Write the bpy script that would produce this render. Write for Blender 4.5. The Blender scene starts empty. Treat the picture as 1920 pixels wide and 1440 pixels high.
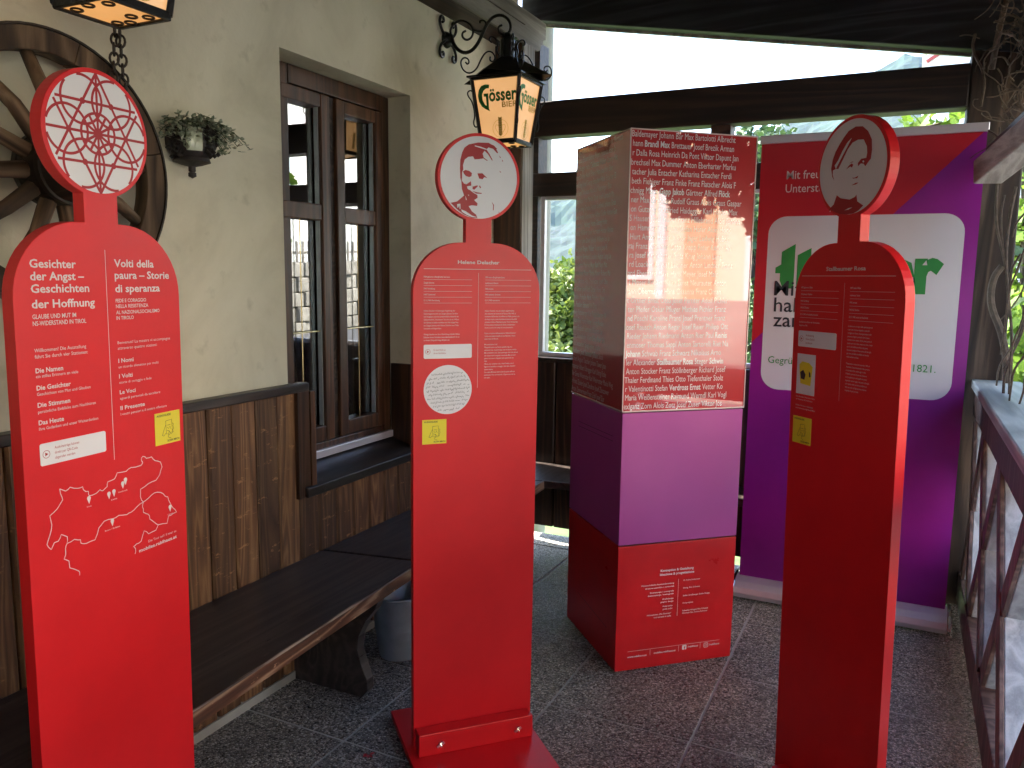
import bpy, bmesh, math, random
from mathutils import Vector, Matrix
random.seed(7)
S = bpy.context.scene
COL = S.collection
PI = math.pi

# ------------------------------------------------------------------ camera, world, sun, exposure
cam_d = bpy.data.cameras.new('camera'); cam = bpy.data.objects.new('camera', cam_d); COL.objects.link(cam)
cam_d.sensor_width = 36; cam_d.lens = 36*1500/1920; cam_d.clip_start = 0.02; cam_d.clip_end = 9000
Rm = Matrix(((0.8982395345, -0.0701523630, 0.4338713918), (0.4393423771, 0.1163655694, -0.8907509921), (0.0120005954, 0.9907258451, 0.1353450608)))
cam.matrix_world = Matrix.Translation((0, 0, 1.45)) @ Rm.to_4x4()
S.camera = cam
SUN = Vector((-0.62, 0.10, 0.78)).normalized()
W = bpy.data.worlds.new("World"); S.world = W; W.use_nodes = True
nt = W.node_tree; bg = nt.nodes['Background']; sky = nt.nodes.new('ShaderNodeTexSky')
sky.sky_type = 'NISHITA'; sky.sun_disc = False
sky.sun_elevation = math.asin(SUN.z); sky.sun_rotation = math.atan2(SUN.x, SUN.y)
sky.air_density = 1.0; sky.dust_density = 1.5; sky.ozone_density = 1.0
nt.links.new(sky.outputs[0], bg.inputs[0]); bg.inputs[1].default_value = 0.15
sd = bpy.data.lights.new('sun', 'SUN'); sd.energy = 4.0; sd.angle = math.radians(0.5); sd.color = (1, .95, .86)
so = bpy.data.objects.new('sun', sd); COL.objects.link(so); so.rotation_euler = SUN.to_track_quat('Z', 'Y').to_euler()
vs = S.view_settings; vs.view_transform = 'Standard'; vs.look = 'None'; vs.gamma = 1; vs.use_curve_mapping = False
vs.exposure = 3.08
S.cycles.use_denoising = True; S.cycles.max_bounces = 10; S.cycles.diffuse_bounces = 6; S.cycles.glossy_bounces = 5
S.cycles.transmission_bounces = 8; S.cycles.sample_clamp_indirect = 8; S.cycles.caustics_reflective = False; S.cycles.caustics_refractive = False

# ------------------------------------------------------------------ materials
def newmat(name):
    m = bpy.data.materials.new(name); m.use_nodes = True
    return m, m.node_tree, m.node_tree.nodes['Principled BSDF']
def N(t, typ, **kw):
    n = t.nodes.new(typ)
    for k, v in kw.items():
        if k in n.inputs: n.inputs[k].default_value = v
        else: setattr(n, k, v)
    return n
def ramp(t, stops, fac):
    r = t.nodes.new('ShaderNodeValToRGB'); e = r.color_ramp.elements
    while len(e) < len(stops): e.new(0.5)
    for i, (p, c) in enumerate(stops): e[i].position = p; e[i].color = (*c, 1)
    t.links.new(fac, r.inputs[0]); return r.outputs[0]
def coords(t, sc, rnd=True):
    tc = N(t, 'ShaderNodeTexCoord'); mp = N(t, 'ShaderNodeMapping'); mp.inputs['Scale'].default_value = sc
    src = tc.outputs['Object']
    if rnd:
        oi = N(t, 'ShaderNodeObjectInfo'); mu = N(t, 'ShaderNodeMath', operation='MULTIPLY'); mu.inputs[1].default_value = 17.3
        t.links.new(oi.outputs['Random'], mu.inputs[0])
        ad = N(t, 'ShaderNodeVectorMath', operation='ADD'); t.links.new(src, ad.inputs[0]); t.links.new(mu.outputs[0], ad.inputs[1]); src = ad.outputs[0]
    t.links.new(src, mp.inputs[0]); return mp.outputs[0]
def bumpn(t, b, h, strength=.3, dist=.002):
    bn = N(t, 'ShaderNodeBump'); bn.inputs['Strength'].default_value = strength; bn.inputs['Distance'].default_value = dist
    t.links.new(h, bn.inputs['Height']); t.links.new(bn.outputs[0], b.inputs['Normal'])
def M_plain(name, c, rough=.5, metal=0, var=.12, scale=6, spec=.5, coat=0, bump=0, bscale=60, rvar=.0, ccoat=0.02):
    m, t, b = newmat(name)
    v = coords(t, (1, 1, 1), False); n = N(t, 'ShaderNodeTexNoise', Scale=scale, Detail=6.0, Roughness=.6); t.links.new(v, n.inputs[0])
    lo = tuple(x*(1-var) for x in c); hi = tuple(min(1, x*(1+var)) for x in c)
    t.links.new(ramp(t, [(.3, lo), (.7, hi)], n.outputs[0]), b.inputs['Base Color'])
    b.inputs['Roughness'].default_value = rough; b.inputs['Metallic'].default_value = metal; b.inputs['Specular IOR Level'].default_value = spec
    if rvar:
        mr = N(t, 'ShaderNodeMapRange'); mr.inputs['To Min'].default_value = max(0, rough-rvar); mr.inputs['To Max'].default_value = rough+rvar
        t.links.new(n.outputs[0], mr.inputs[0]); t.links.new(mr.outputs[0], b.inputs['Roughness'])
    if coat: b.inputs['Coat Weight'].default_value = 1; b.inputs['Coat Roughness'].default_value = ccoat; b.inputs['Coat IOR'].default_value = coat
    if bump:
        n2 = N(t, 'ShaderNodeTexNoise', Scale=bscale, Detail=5.0); t.links.new(v, n2.inputs[0]); bumpn(t, b, n2.outputs[0], bump, .003)
    return m
def M_wood(name, dark, mid, light, axis='Z', rough=.5, streak=.55, scale=1.0, bump=.35, scuff=0, spec=.5, rings=11):
    m, t, b = newmat(name); k = {'X': (.07, 1, 1), 'Y': (1, .07, 1), 'Z': (1, 1, .07)}[axis]
    k = tuple(q*scale for q in k); v = coords(t, k)
    w = N(t, 'ShaderNodeTexNoise', Scale=5.0, Detail=3.0, Distortion=.6); t.links.new(v, w.inputs[0])
    mu = N(t, 'ShaderNodeMath', operation='MULTIPLY'); mu.inputs[1].default_value = rings; t.links.new(w.outputs[0], mu.inputs[0])
    fr = N(t, 'ShaderNodeMath', operation='PINGPONG'); fr.inputs[1].default_value = .5; t.links.new(mu.outputs[0], fr.inputs[0])
    fine = N(t, 'ShaderNodeTexNoise', Scale=90.0, Detail=5.0, Roughness=.7); t.links.new(v, fine.inputs[0])
    mx = N(t, 'ShaderNodeMath', operation='MULTIPLY_ADD'); mx.inputs[1].default_value = 1.3
    t.links.new(fr.outputs[0], mx.inputs[0]); sc = N(t, 'ShaderNodeMath', operation='MULTIPLY_ADD'); sc.inputs[1].default_value = .7; sc.inputs[2].default_value = -.2
    t.links.new(fine.outputs[0], sc.inputs[0]); t.links.new(sc.outputs[0], mx.inputs[2])
    col = ramp(t, [(.12, dark), (.5, mid), (.5+streak*.5, light)], mx.outputs[0])
    big = N(t, 'ShaderNodeTexNoise', Scale=2.5, Detail=3.0); t.links.new(coords(t, (1, 1, 1)), big.inputs[0])
    hv = N(t, 'ShaderNodeHueSaturation'); mr = N(t, 'ShaderNodeMapRange'); mr.inputs['To Min'].default_value = .6; mr.inputs['To Max'].default_value = 1.4
    t.links.new(big.outputs[0], mr.inputs[0]); oi = N(t, 'ShaderNodeObjectInfo'); m3 = N(t, 'ShaderNodeMapRange'); m3.inputs['To Min'].default_value = .62; m3.inputs['To Max'].default_value = 1.38; t.links.new(oi.outputs['Random'], m3.inputs[0]); m4 = N(t, 'ShaderNodeMath', operation='MULTIPLY'); t.links.new(mr.outputs[0], m4.inputs[0]); t.links.new(m3.outputs[0], m4.inputs[1]); t.links.new(m4.outputs[0], hv.inputs['Value']); t.links.new(col, hv.inputs['Color']); out = hv.outputs[0]
    if scuff:
        ns = N(t, 'ShaderNodeTexNoise', Scale=38.0, Detail=8.0, Roughness=.75); t.links.new(coords(t, (1, .35, 1)), ns.inputs[0])
        f = ramp(t, [(.60, (0, 0, 0)), (.65, (scuff,)*3)], ns.outputs[0])
        mix = N(t, 'ShaderNodeMix', data_type='RGBA'); t.links.new(f, mix.inputs[0]); t.links.new(out, mix.inputs[6]); mix.inputs[7].default_value = (*[x*2.2 for x in light], 1); out = mix.outputs[2]
    t.links.new(out, b.inputs['Base Color'])
    rr = N(t, 'ShaderNodeMapRange'); rr.inputs['To Min'].default_value = rough-.1; rr.inputs['To Max'].default_value = rough+.15
    t.links.new(fine.outputs[0], rr.inputs[0]); t.links.new(rr.outputs[0], b.inputs['Roughness']); b.inputs['Specular IOR Level'].default_value = spec
    bumpn(t, b, mx.outputs[0], bump, .0012); return m
def M_emit(name, c, e, base=(.8, .7, .5)):
    m, t, b = newmat(name); b.inputs['Base Color'].default_value = (*base, 1); b.inputs['Roughness'].default_value = .3
    v = coords(t, (1, 1, 1), False); gr = N(t, 'ShaderNodeTexNoise', Scale=7.0, Detail=2.0); t.links.new(v, gr.inputs[0])
    t.links.new(ramp(t, [(.3, tuple(x*.8 for x in c)), (.7, c)], gr.outputs[0]), b.inputs['Emission Color'])
    b.inputs['Emission Strength'].default_value = e; return m
def M_plaster():
    m, t, b = newmat('plaster'); v = coords(t, (1, 1, 1), False)
    n1 = N(t, 'ShaderNodeTexNoise', Scale=2.2, Detail=7.0, Roughness=.62, Distortion=.7); t.links.new(v, n1.inputs[0])
    c = ramp(t, [(.3, (.52, .495, .38)), (.5, (.64, .615, .485)), (.75, (.72, .695, .565))], n1.outputs[0])
    n2 = N(t, 'ShaderNodeTexNoise', Scale=11.0, Detail=9.0, Roughness=.55); t.links.new(v, n2.inputs[0])
    mx = N(t, 'ShaderNodeMix', data_type='RGBA', blend_type='MULTIPLY'); mx.inputs[0].default_value = .8
    t.links.new(c, mx.inputs[6]); t.links.new(ramp(t, [(.24, (.70, .70, .66)), (.40, (1, 1, 1))], n2.outputs[0]), mx.inputs[7])
    t.links.new(mx.outputs[2], b.inputs['Base Color']); b.inputs['Roughness'].default_value = .92; b.inputs['Specular IOR Level'].default_value = .2
    n3 = N(t, 'ShaderNodeTexNoise', Scale=26.0, Detail=6.0); t.links.new(v, n3.inputs[0]); bumpn(t, b, n3.outputs[0], .5, .006); return m
def M_aggregate():
    m, t, b = newmat('washed_concrete'); v = coords(t, (1, 1, 1), False)
    dn = N(t, 'ShaderNodeTexNoise', Scale=60.0, Detail=2.0); t.links.new(v, dn.inputs[0])
    mixv = N(t, 'ShaderNodeVectorMath', operation='MULTIPLY_ADD'); mixv.inputs[1].default_value = (.012,)*3
    t.links.new(dn.outputs['Color'], mixv.inputs[0]); t.links.new(v, mixv.inputs[2])
    vo = N(t, 'ShaderNodeTexVoronoi', Scale=185.0); t.links.new(mixv.outputs[0], vo.inputs[0])
    sp = N(t, 'ShaderNodeSeparateColor'); t.links.new(vo.outputs['Color'], sp.inputs[0])
    pc = ramp(t, [(0, (.09, .085, .08)), (.40, (.26, .235, .205)), (.72, (.52, .47, .40)), (.90, (.78, .74, .66)), (1, (.95, .92, .87))], sp.outputs[0])
    dd = ramp(t, [(.35, (1, 1, 1)), (.65, (.48, .47, .45))], vo.outputs['Distance'])
    mx = N(t, 'ShaderNodeMix', data_type='RGBA', blend_type='MULTIPLY'); mx.inputs[0].default_value = 1; t.links.new(pc, mx.inputs[6]); t.links.new(dd, mx.inputs[7])
    big = N(t, 'ShaderNodeTexNoise', Scale=3.0, Detail=4.0); t.links.new(v, big.inputs[0])
    m2 = N(t, 'ShaderNodeMix', data_type='RGBA', blend_type='MULTIPLY'); m2.inputs[0].default_value = 1; t.links.new(mx.outputs[2], m2.inputs[6]); t.links.new(ramp(t, [(.3, (.62, .62, .66)), (.7, (1.15, 1.1, 1.05))], big.outputs[0]), m2.inputs[7])
    t.links.new(m2.outputs[2], b.inputs['Base Color'])
    rr = N(t, 'ShaderNodeMapRange'); rr.inputs['To Min'].default_value = .15; rr.inputs['To Max'].default_value = .5; t.links.new(sp.outputs[1], rr.inputs[0]); t.links.new(rr.outputs[0], b.inputs['Roughness'])
    inv = N(t, 'ShaderNodeMath', operation='MULTIPLY'); inv.inputs[1].default_value = -1; t.links.new(vo.outputs['Distance'], inv.inputs[0]); bumpn(t, b, inv.outputs[0], .9, .006); return m
def M_leaf(name, a, c, trans=.35, scale=3):
    m, t, b = newmat(name); v = coords(t, (1, 1, 1)); n = N(t, 'ShaderNodeTexNoise', Scale=scale, Detail=3.0); t.links.new(v, n.inputs[0])
    col = ramp(t, [(.3, a), (.7, c)], n.outputs[0]); t.links.new(col, b.inputs['Base Color']); b.inputs['Roughness'].default_value = .5
    tr = N(t, 'ShaderNodeBsdfTranslucent'); t.links.new(col, tr.inputs[0]); mx = N(t, 'ShaderNodeMixShader'); mx.inputs[0].default_value = trans
    o = t.nodes['Material Output']; t.links.new(b.outputs[0], mx.inputs[1]); t.links.new(tr.outputs[0], mx.inputs[2]); t.links.new(mx.outputs[0], o.inputs[0]); return m
def M_glass(name, tint=(1, 1, 1), ior=1.5):
    m, t, b = newmat(name); b.inputs['Base Color'].default_value = (*tint, 1); b.inputs['Roughness'].default_value = 0; b.inputs['IOR'].default_value = ior
    b.inputs['Transmission Weight'].default_value = 1; return m

plaster = M_plaster()
agg = M_aggregate()
mortar = M_plain('mortar', (.50, .48, .44), .9, bump=.5)
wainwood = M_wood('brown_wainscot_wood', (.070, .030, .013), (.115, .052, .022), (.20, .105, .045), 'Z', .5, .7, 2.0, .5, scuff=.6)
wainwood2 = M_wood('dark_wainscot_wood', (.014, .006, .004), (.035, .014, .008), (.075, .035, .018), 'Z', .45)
capwood = M_wood('dark_cap_wood', (.012, .009, .008), (.028, .020, .017), (.06, .042, .034), 'Y', .35, scuff=.3)
benchwood = M_wood('bench_wood', (.020, .014, .012), (.036, .026, .022), (.060, .044, .037), 'Y', .30, bump=.15, scuff=.4)
benchedge = M_wood('bench_edge_wood', (.05, .02, .010), (.12, .045, .02), (.32, .20, .12), 'Y', .5, scuff=.6)
wornedge = M_wood('worn_edge_wood', (.06, .03, .02), (.20, .13, .09), (.42, .32, .24), 'Y', .6, .4, 1.5)
frame_wood = M_wood('window_frame_wood', (.030, .012, .006), (.065, .027, .012), (.11, .05, .025), 'Z', .38, bump=.2)
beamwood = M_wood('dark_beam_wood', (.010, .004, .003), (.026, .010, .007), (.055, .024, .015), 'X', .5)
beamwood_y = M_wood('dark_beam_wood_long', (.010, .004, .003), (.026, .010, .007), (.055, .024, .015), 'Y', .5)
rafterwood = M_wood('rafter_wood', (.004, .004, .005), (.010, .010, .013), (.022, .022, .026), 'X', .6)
postwood = M_wood('weathered_post_wood', (.018, .010, .006), (.05, .028, .017), (.12, .075, .048), 'Z', .7)
greywood = M_wood('grey_weathered_wood', (.17, .155, .135), (.26, .24, .21), (.36, .34, .30), 'Y', .8, .6, 2.5, rings=3)
greypost = M_wood('grey_weathered_post', (.10, .09, .075), (.20, .18, .155), (.30, .28, .25), 'Z', .8)
railwood = M_wood('rail_cap_wood', (.25, .27, .265), (.38, .41, .40), (.50, .53, .51), 'Y', .40, .6, 2.2, bump=.6, rings=4)
railside = M_wood('grey_brace_side_wood', (.26, .275, .29), (.37, .39, .41), (.48, .50, .52), 'Z', .6, .6, 3.0, rings=3)
bracewood = M_wood('brace_wood', (.05, .026, .021), (.10, .056, .046), (.17, .105, .085), 'Z', .5)
wheelwood = M_wood('old_wheel_wood', (.03, .018, .010), (.09, .055, .03), (.17, .115, .07), 'Z', .75, bump=.6)
hubwood = M_wood('hub_wood', (.010, .007, .005), (.028, .018, .012), (.06, .04, .028), 'X', .6)
deckwood = M_wood('deck_wood', (.05, .03, .015), (.10, .06, .035), (.16, .10, .06), 'Y', .7)
red = M_plain('red_paint', (.70, .011, .016), .38, var=.13, scale=2.6, spec=.45, bump=.06, bscale=110, rvar=.16)
rededge = M_plain('red_paint_edge', (.50, .006, .010), .42, var=.15, scale=18, bump=.15, bscale=90)
redbox = M_plain('red_box_paint', (.60, .008, .014), .3, var=.14, scale=4, spec=.5, bump=.05, bscale=120, rvar=.08)
purple = M_plain('purple_box_paint', (.46, .065, .31), .30, var=.06, scale=4, spec=.6, bump=.03, bscale=120)
redprint = M_plain('red_acrylic_print', (.50, .008, .014), .3, var=.03, coat=2.0, ccoat=.0)
whitegloss = M_plain('white_acrylic_print', (.85, .78, .78), .3, var=.03, coat=2.0, ccoat=.0)
acedge = M_plain('acrylic_edge', (.75, .55, .52), .15, var=.1, spec=1)
white = M_plain('white_vinyl', (.78, .77, .80), .45, var=.03)
wprint = M_plain('white_print', (.74, .66, .66), .5, var=.04)
redvinyl = M_plain('dark_red_vinyl', (.40, .010, .018), .45, var=.05)
yellow = M_plain('yellow_sticker', (.80, .68, .03), .28, var=.04)
black = M_plain('black_ink', (.02, .02, .025), .5)
greyink = M_plain('grey_ink', (.22, .18, .18), .6)
b_red = M_plain('banner_red', (.50, .010, .025), .35, var=.06, scale=1.5, bump=.06, bscale=3)
b_pur = M_plain('banner_purple', (.25, .010, .25), .30, var=.25, scale=1.6, bump=.10, bscale=3)
b_white = M_plain('banner_white', (.62, .64, .70), .35, var=.05, scale=1.5, bump=.06, bscale=3)
green_ink = M_plain('green_ink', (.02, .26, .055), .4)
navy_ink = M_plain('navy_ink', (.010, .022, .035), .4)
alu = M_plain('brushed_aluminium', (.70, .68, .74), .32, .45, .05)
chrome = M_plain('chrome', (.85, .85, .85), .12, 1, .03)
iron = M_plain('black_iron', (.012, .012, .014), .32, .3, .2, 30, bump=.3, bscale=120)
rustiron = M_plain('rusty_iron', (.045, .038, .033), .5, .6, .3, 30, bump=.4, bscale=80)
lampglass = M_emit('lit_opal_glass', (1.0, .52, .20), .10, (.50, .40, .30))
lampglass2 = M_emit('lit_bottom_glass', (1.0, .45, .12), .10)
gold_ink = M_plain('gold_ink', (.40, .33, .03), .4)
zinc = M_plain('zinc', (.42, .47, .51), .38, .45, .2, 9, bump=.1)
pot = M_plain('dark_iron_pot', (.030, .026, .025), .55, .2, .3, 30, bump=.8, bscale=60)
glaze = M_plain('green_white_glaze', (.42, .47, .36), .12, var=.35, scale=9)
conc = M_plain('concrete', (.36, .37, .33), .85, var=.15, bump=.4)
glass = M_glass('window_glass', (.93, .96, .94), 2.0)
brass = M_plain('brass', (.62, .50, .26), .3, .6)
dark_room = M_plain('dark_room_wall', (.30, .22, .13), .8)
curtain = M_plain('curtain_cloth', (.30, .26, .19), .85, var=.4, scale=14)
asphalt = M_plain('asphalt', (.10, .10, .105), .85, bump=.3)
roadpaint = M_plain('road_paint', (.7, .7, .68), .7)
cream = M_plain('cream_render', (.78, .68, .52), .85, var=.06, scale=1.5)
whitewash = M_plain('whitewashed_render', (.80, .79, .77), .85, var=.04, scale=1.5)
tan = M_plain('tan_render', (.62, .40, .22), .85, var=.06, scale=1.5)
stone = M_plain('wall_stone', (.30, .28, .24), .85, var=.35, scale=2.2, bump=.8, bscale=12)
rooftile = M_plain('roof_tile', (.14, .06, .045), .7, var=.3)
redmetal = M_plain('red_railing_paint', (.35, .05, .04), .5)
grass = M_plain('grass_ground', (.07, .12, .03), .95, var=.5, scale=4, bump=1, bscale=30)
bark = M_wood('bark', (.03, .02, .015), (.08, .06, .045), (.16, .13, .10), 'Z', .9, bump=1)
vinebark = M_plain('vine_bark', (.10, .073, .052), .85, var=.4, scale=40, bump=.8, bscale=120)
leaf_y = M_leaf('yellow_green_leaf', (.07, .13, .02), (.19, .22, .04), .35)
leaf_d = M_leaf('dark_green_leaf', (.025, .06, .02), (.07, .12, .04), .3)
leaf_b = M_leaf('bright_vine_leaf', (.09, .19, .02), (.20, .30, .04), .5, 8)
leaf_v = M_leaf('variegated_leaf', (.05, .09, .05), (.50, .55, .42), .2, 60)
deadleaf = M_plain('dry_leaf', (.30, .17, .03), .8)
mountain_m = M_plain('mountain_forest', (.014, .030, .018), 1, var=.6, scale=.012, bump=0)

# ------------------------------------------------------------------ builders
MW = {}
class MB:
    def __init__(s): s.v = []; s.f = []
    def add(s, vs, fs): o = len(s.v); s.v += [tuple(p) for p in vs]; s.f += [tuple(o+i for i in f) for f in fs]; return s
    def box(s, x0, x1, y0, y1, z0, z1):
        return s.add([(x, y, z) for x in (x0, x1) for y in (y0, y1) for z in (z0, z1)], [(0, 1, 3, 2), (4, 6, 7, 5), (0, 4, 5, 1), (2, 3, 7, 6), (0, 2, 6, 4), (1, 5, 7, 3)])
    def hexa(s, a, b):   # two quads (4 pts each) joined
        return s.add(list(a)+list(b), [(3, 2, 1, 0), (4, 5, 6, 7)]+[(i, (i+1) % 4, (i+1) % 4+4, i+4) for i in range(4)])
    def bar(s, p, q, w, h, up=(0, 0, 1)):
        p = Vector(p); q = Vector(q); d = (q-p).normalized(); sdv = d.cross(Vector(up)).normalized(); u = sdv.cross(d)
        f = lambda c: [c-sdv*w/2-u*h/2, c+sdv*w/2-u*h/2, c+sdv*w/2+u*h/2, c-sdv*w/2+u*h/2]
        return s.hexa(f(p), f(q))
    def tube(s, pts, r, seg=8, r1=None, closed=False):
        pts = [Vector(p) for p in pts]; n = len(pts); r1 = r if r1 is None else r1; o = len(s.v); prev = None
        for i, p in enumerate(pts):
            a = pts[(i-1) % n] if (closed or i > 0) else p; b = pts[(i+1) % n] if (closed or i < n-1) else p
            d = (b-a).normalized()
            if prev is None: prev = d.orthogonal().normalized()
            u = (prev-d*prev.dot(d)).normalized() if (prev-d*prev.dot(d)).length > 1e-6 else d.orthogonal().normalized(); prev = u; w = d.cross(u)
            rr = r(i/(n-1)) if callable(r) else r+(r1-r)*i/max(1, n-1)
            for k in range(seg): an = 2*PI*k/seg; s.v.append(tuple(p+(u*math.cos(an)+w*math.sin(an))*rr))
        for i in range(n if closed else n-1):
            j = (i+1) % n
            for k in range(seg): s.f.append((o+i*seg+k, o+i*seg+(k+1) % seg, o+j*seg+(k+1) % seg, o+j*seg+k))
        if not closed: s.f.append(tuple(o+k for k in reversed(range(seg)))); s.f.append(tuple(o+(n-1)*seg+k for k in range(seg)))
        return s
    def lathe(s, prof, c, axis=(0, 0, 1), seg=24, a0=0, a1=2*PI):
        ax = Vector(axis).normalized(); u = ax.orthogonal().normalized(); w = ax.cross(u); c = Vector(c); o = len(s.v); full = abs(a1-a0-2*PI) < 1e-6
        m = seg if full else seg+1
        for r, h in prof:
            for k in range(m): an = a0+(a1-a0)*k/seg; s.v.append(tuple(c+ax*h+(u*math.cos(an)+w*math.sin(an))*r))
        for i in range(len(prof)-1):
            for k in range(seg): k2 = (k+1) % m; s.f.append((o+i*m+k, o+i*m+k2, o+(i+1)*m+k2, o+(i+1)*m+k))
        return s
    def prism(s, pts, fn, t0, t1):   # 2D outline (ccw) -> fn(a,b,t)
        n = len(pts); o = len(s.v); s.v += [tuple(fn(a, b, t0)) for a, b in pts]+[tuple(fn(a, b, t1)) for a, b in pts]
        s.f.append(tuple(o+i for i in reversed(range(n)))); s.f.append(tuple(o+n+i for i in range(n)))
        for i in range(n): j = (i+1) % n; s.f.append((o+i, o+j, o+n+j, o+n+i))
        return s
    def flat(s, pts, fn, t): o = len(s.v); s.v += [tuple(fn(a, b, t)) for a, b in pts]; s.f.append(tuple(range(o, o+len(pts)))); return s
    def ribbon(s, pts, w, fn, t, closed=False):
        P = [Vector(p) for p in pts]; n = len(P); o = len(s.v)
        for i, p in enumerate(P):
            a = P[(i-1) % n] if (closed or i > 0) else p; b = P[(i+1) % n] if (closed or i < n-1) else p
            d = (b-a); d = d.normalized() if d.length > 1e-9 else Vector((1, 0)); q = Vector((-d.y, d.x))*w/2
            s.v.append(tuple(fn(p.x+q.x, p.y+q.y, t))); s.v.append(tuple(fn(p.x-q.x, p.y-q.y, t)))
        for i in range(n if closed else n-1): j = (i+1) % n; s.f.append((o+2*i, o+2*i+1, o+2*j+1, o+2*j))
        return s
    def mesh(s, name, mat, inv=None, smooth=False):
        me = bpy.data.meshes.new(name); vs_ = s.v if inv is None else [tuple(inv @ Vector(p)) for p in s.v]
        me.from_pydata(vs_, [], s.f); me.materials.append(mat)
        if smooth: me.polygons.foreach_set('use_smooth', [True]*len(me.polygons))
        me.update(); return me
    def build(s, name, mat, parent=None, bevel=0, smooth=False, kind=None, label=None, local=False, recalc=True):
        inv = None
        if parent is not None and not local: inv = MW[parent.name].inverted()
        me = s.mesh(name, mat, inv, smooth)
        if recalc:
            b = bmesh.new(); b.from_mesh(me); bmesh.ops.recalc_face_normals(b, faces=b.faces); b.to_mesh(me); b.free()
        o = bpy.data.objects.new(name, me); COL.objects.link(o)
        if parent is not None: o.parent = parent; MW[o.name] = MW[parent.name]
        else: MW[o.name] = Matrix.Identity(4)
        if bevel:
            bv = o.modifiers.new('bevel', 'BEVEL'); bv.width = bevel; bv.segments = 2; bv.limit_method = 'ANGLE'; bv.angle_limit = .6
        if smooth and hasattr(me, 'set_sharp_from_angle'): me.set_sharp_from_angle(angle=.7)
        if kind: o['kind'] = kind
        if label: o['label'] = label
        return o
def thing(name, label, cat, loc=(0, 0, 0), rot=None, group=None):
    o = bpy.data.objects.new(name, None); o.empty_display_size = .1; COL.objects.link(o)
    m = Matrix.Translation(loc) @ (rot.to_4x4() if rot is not None else Matrix.Identity(4)); o.matrix_world = m; MW[o.name] = m
    o['label'] = label; o['category'] = cat
    if group: o['group'] = group
    return o
def piece(mesh, name, parent, loc, rotz=0, scale=None, rot=None):   # shares mesh data
    o = bpy.data.objects.new(name, mesh); COL.objects.link(o); o.parent = parent; o.location = loc
    o.rotation_euler = rot if rot else (0, 0, rotz)
    if scale: o.scale = scale
    return o
def tag(o, label, cat, group=None):
    o['label'] = label; o['category'] = cat
    if group: o['group'] = group
    return o

# ---- lettering
tcur = bpy.data.curves.new('lettering_source', 'FONT'); tobj = bpy.data.objects.new('lettering_source', tcur); COL.objects.link(tobj)
tcur.resolution_u = 2; tcur.fill_mode = 'FRONT'
TC = {}
def glyphs(txt, bold=0):
    k = (txt, bold)
    if k in TC: return TC[k]
    tcur.body = txt; tcur.offset = bold; bpy.context.view_layer.update()
    ev = tobj.evaluated_get(bpy.context.evaluated_depsgraph_get()); me = ev.to_mesh()
    vs_ = [(v.co.x, v.co.y) for v in me.vertices]; fs = [tuple(p.vertices) for p in me.polygons]; ev.to_mesh_clear()
    w = max([v[0] for v in vs_] or [0]); x0 = min([v[0] for v in vs_] or [0]); TC[k] = (vs_, fs, x0, w); return TC[k]
CAP = max(v[1] for v in glyphs('H')[0])
def put(mb, txt, x, z, h, fn, t, width=None, bold=0, align='L', xs=.88, slant=0):
    if not txt: return 0
    vs_, fs, x0, w = glyphs(txt, bold); s = h/CAP; sx = s*xs if width is None else width/(w-x0)
    W_ = (w-x0)*sx; ox = {'L': x, 'C': x-W_/2, 'R': x-W_}[align]
    mb.add([fn(ox+(a-x0)*sx+slant*b*s, z+b*s, t) for a, b in vs_], fs); return W_
def row(mb, segs, x, z, h, fn, t, xs=.88, gap=.33):
    for i, (txt, bold) in enumerate(segs):
        x += put(mb, txt, x, z, h, fn, t, bold=bold, xs=xs)+h*gap
    return x

# ------------------------------------------------------------------ ground, road, floor
def gh(x, y):
    h = -.55
    h += .11*max(0, min(14, x-5+max(0, y)*.35-1.5)) if x > 2 else 0
    if y > 5: h -= .04*min(10, y-5)*(1 if x < 3 else max(0, 1-(x-3)/3))
    return h
def sheet(xs, ys, dz=0, hf=gh):
    m = MB(); m.add([(x, y, hf(x, y)+dz) for x in xs for y in ys], [(i*len(ys)+j, (i+1)*len(ys)+j, (i+1)*len(ys)+j+1, i*len(ys)+j+1) for i in range(len(xs)-1) for j in range(len(ys)-1)]); return m
gx = [-4000, -1500, -500, -150, -60, -25, -10, -5, -2, 0, 1, 2, 3, 4, 5, 6, 7, 8, 9, 10, 12, 14, 16, 20, 30, 60, 150, 500, 1500, 4000]
gy = [-4000, -1000, -200, -60, -20, -10, -6, -3, 0, 2, 4, 5, 6, 7, 8, 9, 10, 12, 14, 16, 18, 20, 24, 30, 60, 150, 500, 1500, 4500]
sheet(gx, gy).build('ground', grass, kind='structure')
rx = [2.9, 4, 5, 6, 7, 7.9]; ry = [-60, -20, -10, -6, -3, 0, 2, 4, 5, 6, 7, 8, 9, 10, 12, 14, 16, 18, 20, 24, 30, 60]
sheet(rx, ry, .02).build('road', asphalt, kind='structure')
sheet([.60, 1, 2, 2.85], ry, .02).build('pavement', conc, kind='structure')
rm = MB()
for i in range(-3, 12):
    y0 = i*4; rm.add([(x, y, gh(x, y)+.03) for x, y in ((5.2, y0), (5.35, y0), (5.35, y0+2), (5.2, y0+2))], [(0, 1, 2, 3)])
rm.build('road_marking', roadpaint, kind='structure')
fl = bpy.data.objects.new('floor', MB().box(-1.905, .44, -6.0, 4.03, -.55, -.0035).mesh('floor', mortar)); COL.objects.link(fl); fl['kind'] = 'structure'; MW['floor'] = Matrix.Identity(4)
PX, PY, G = .485, .49, .009
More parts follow.
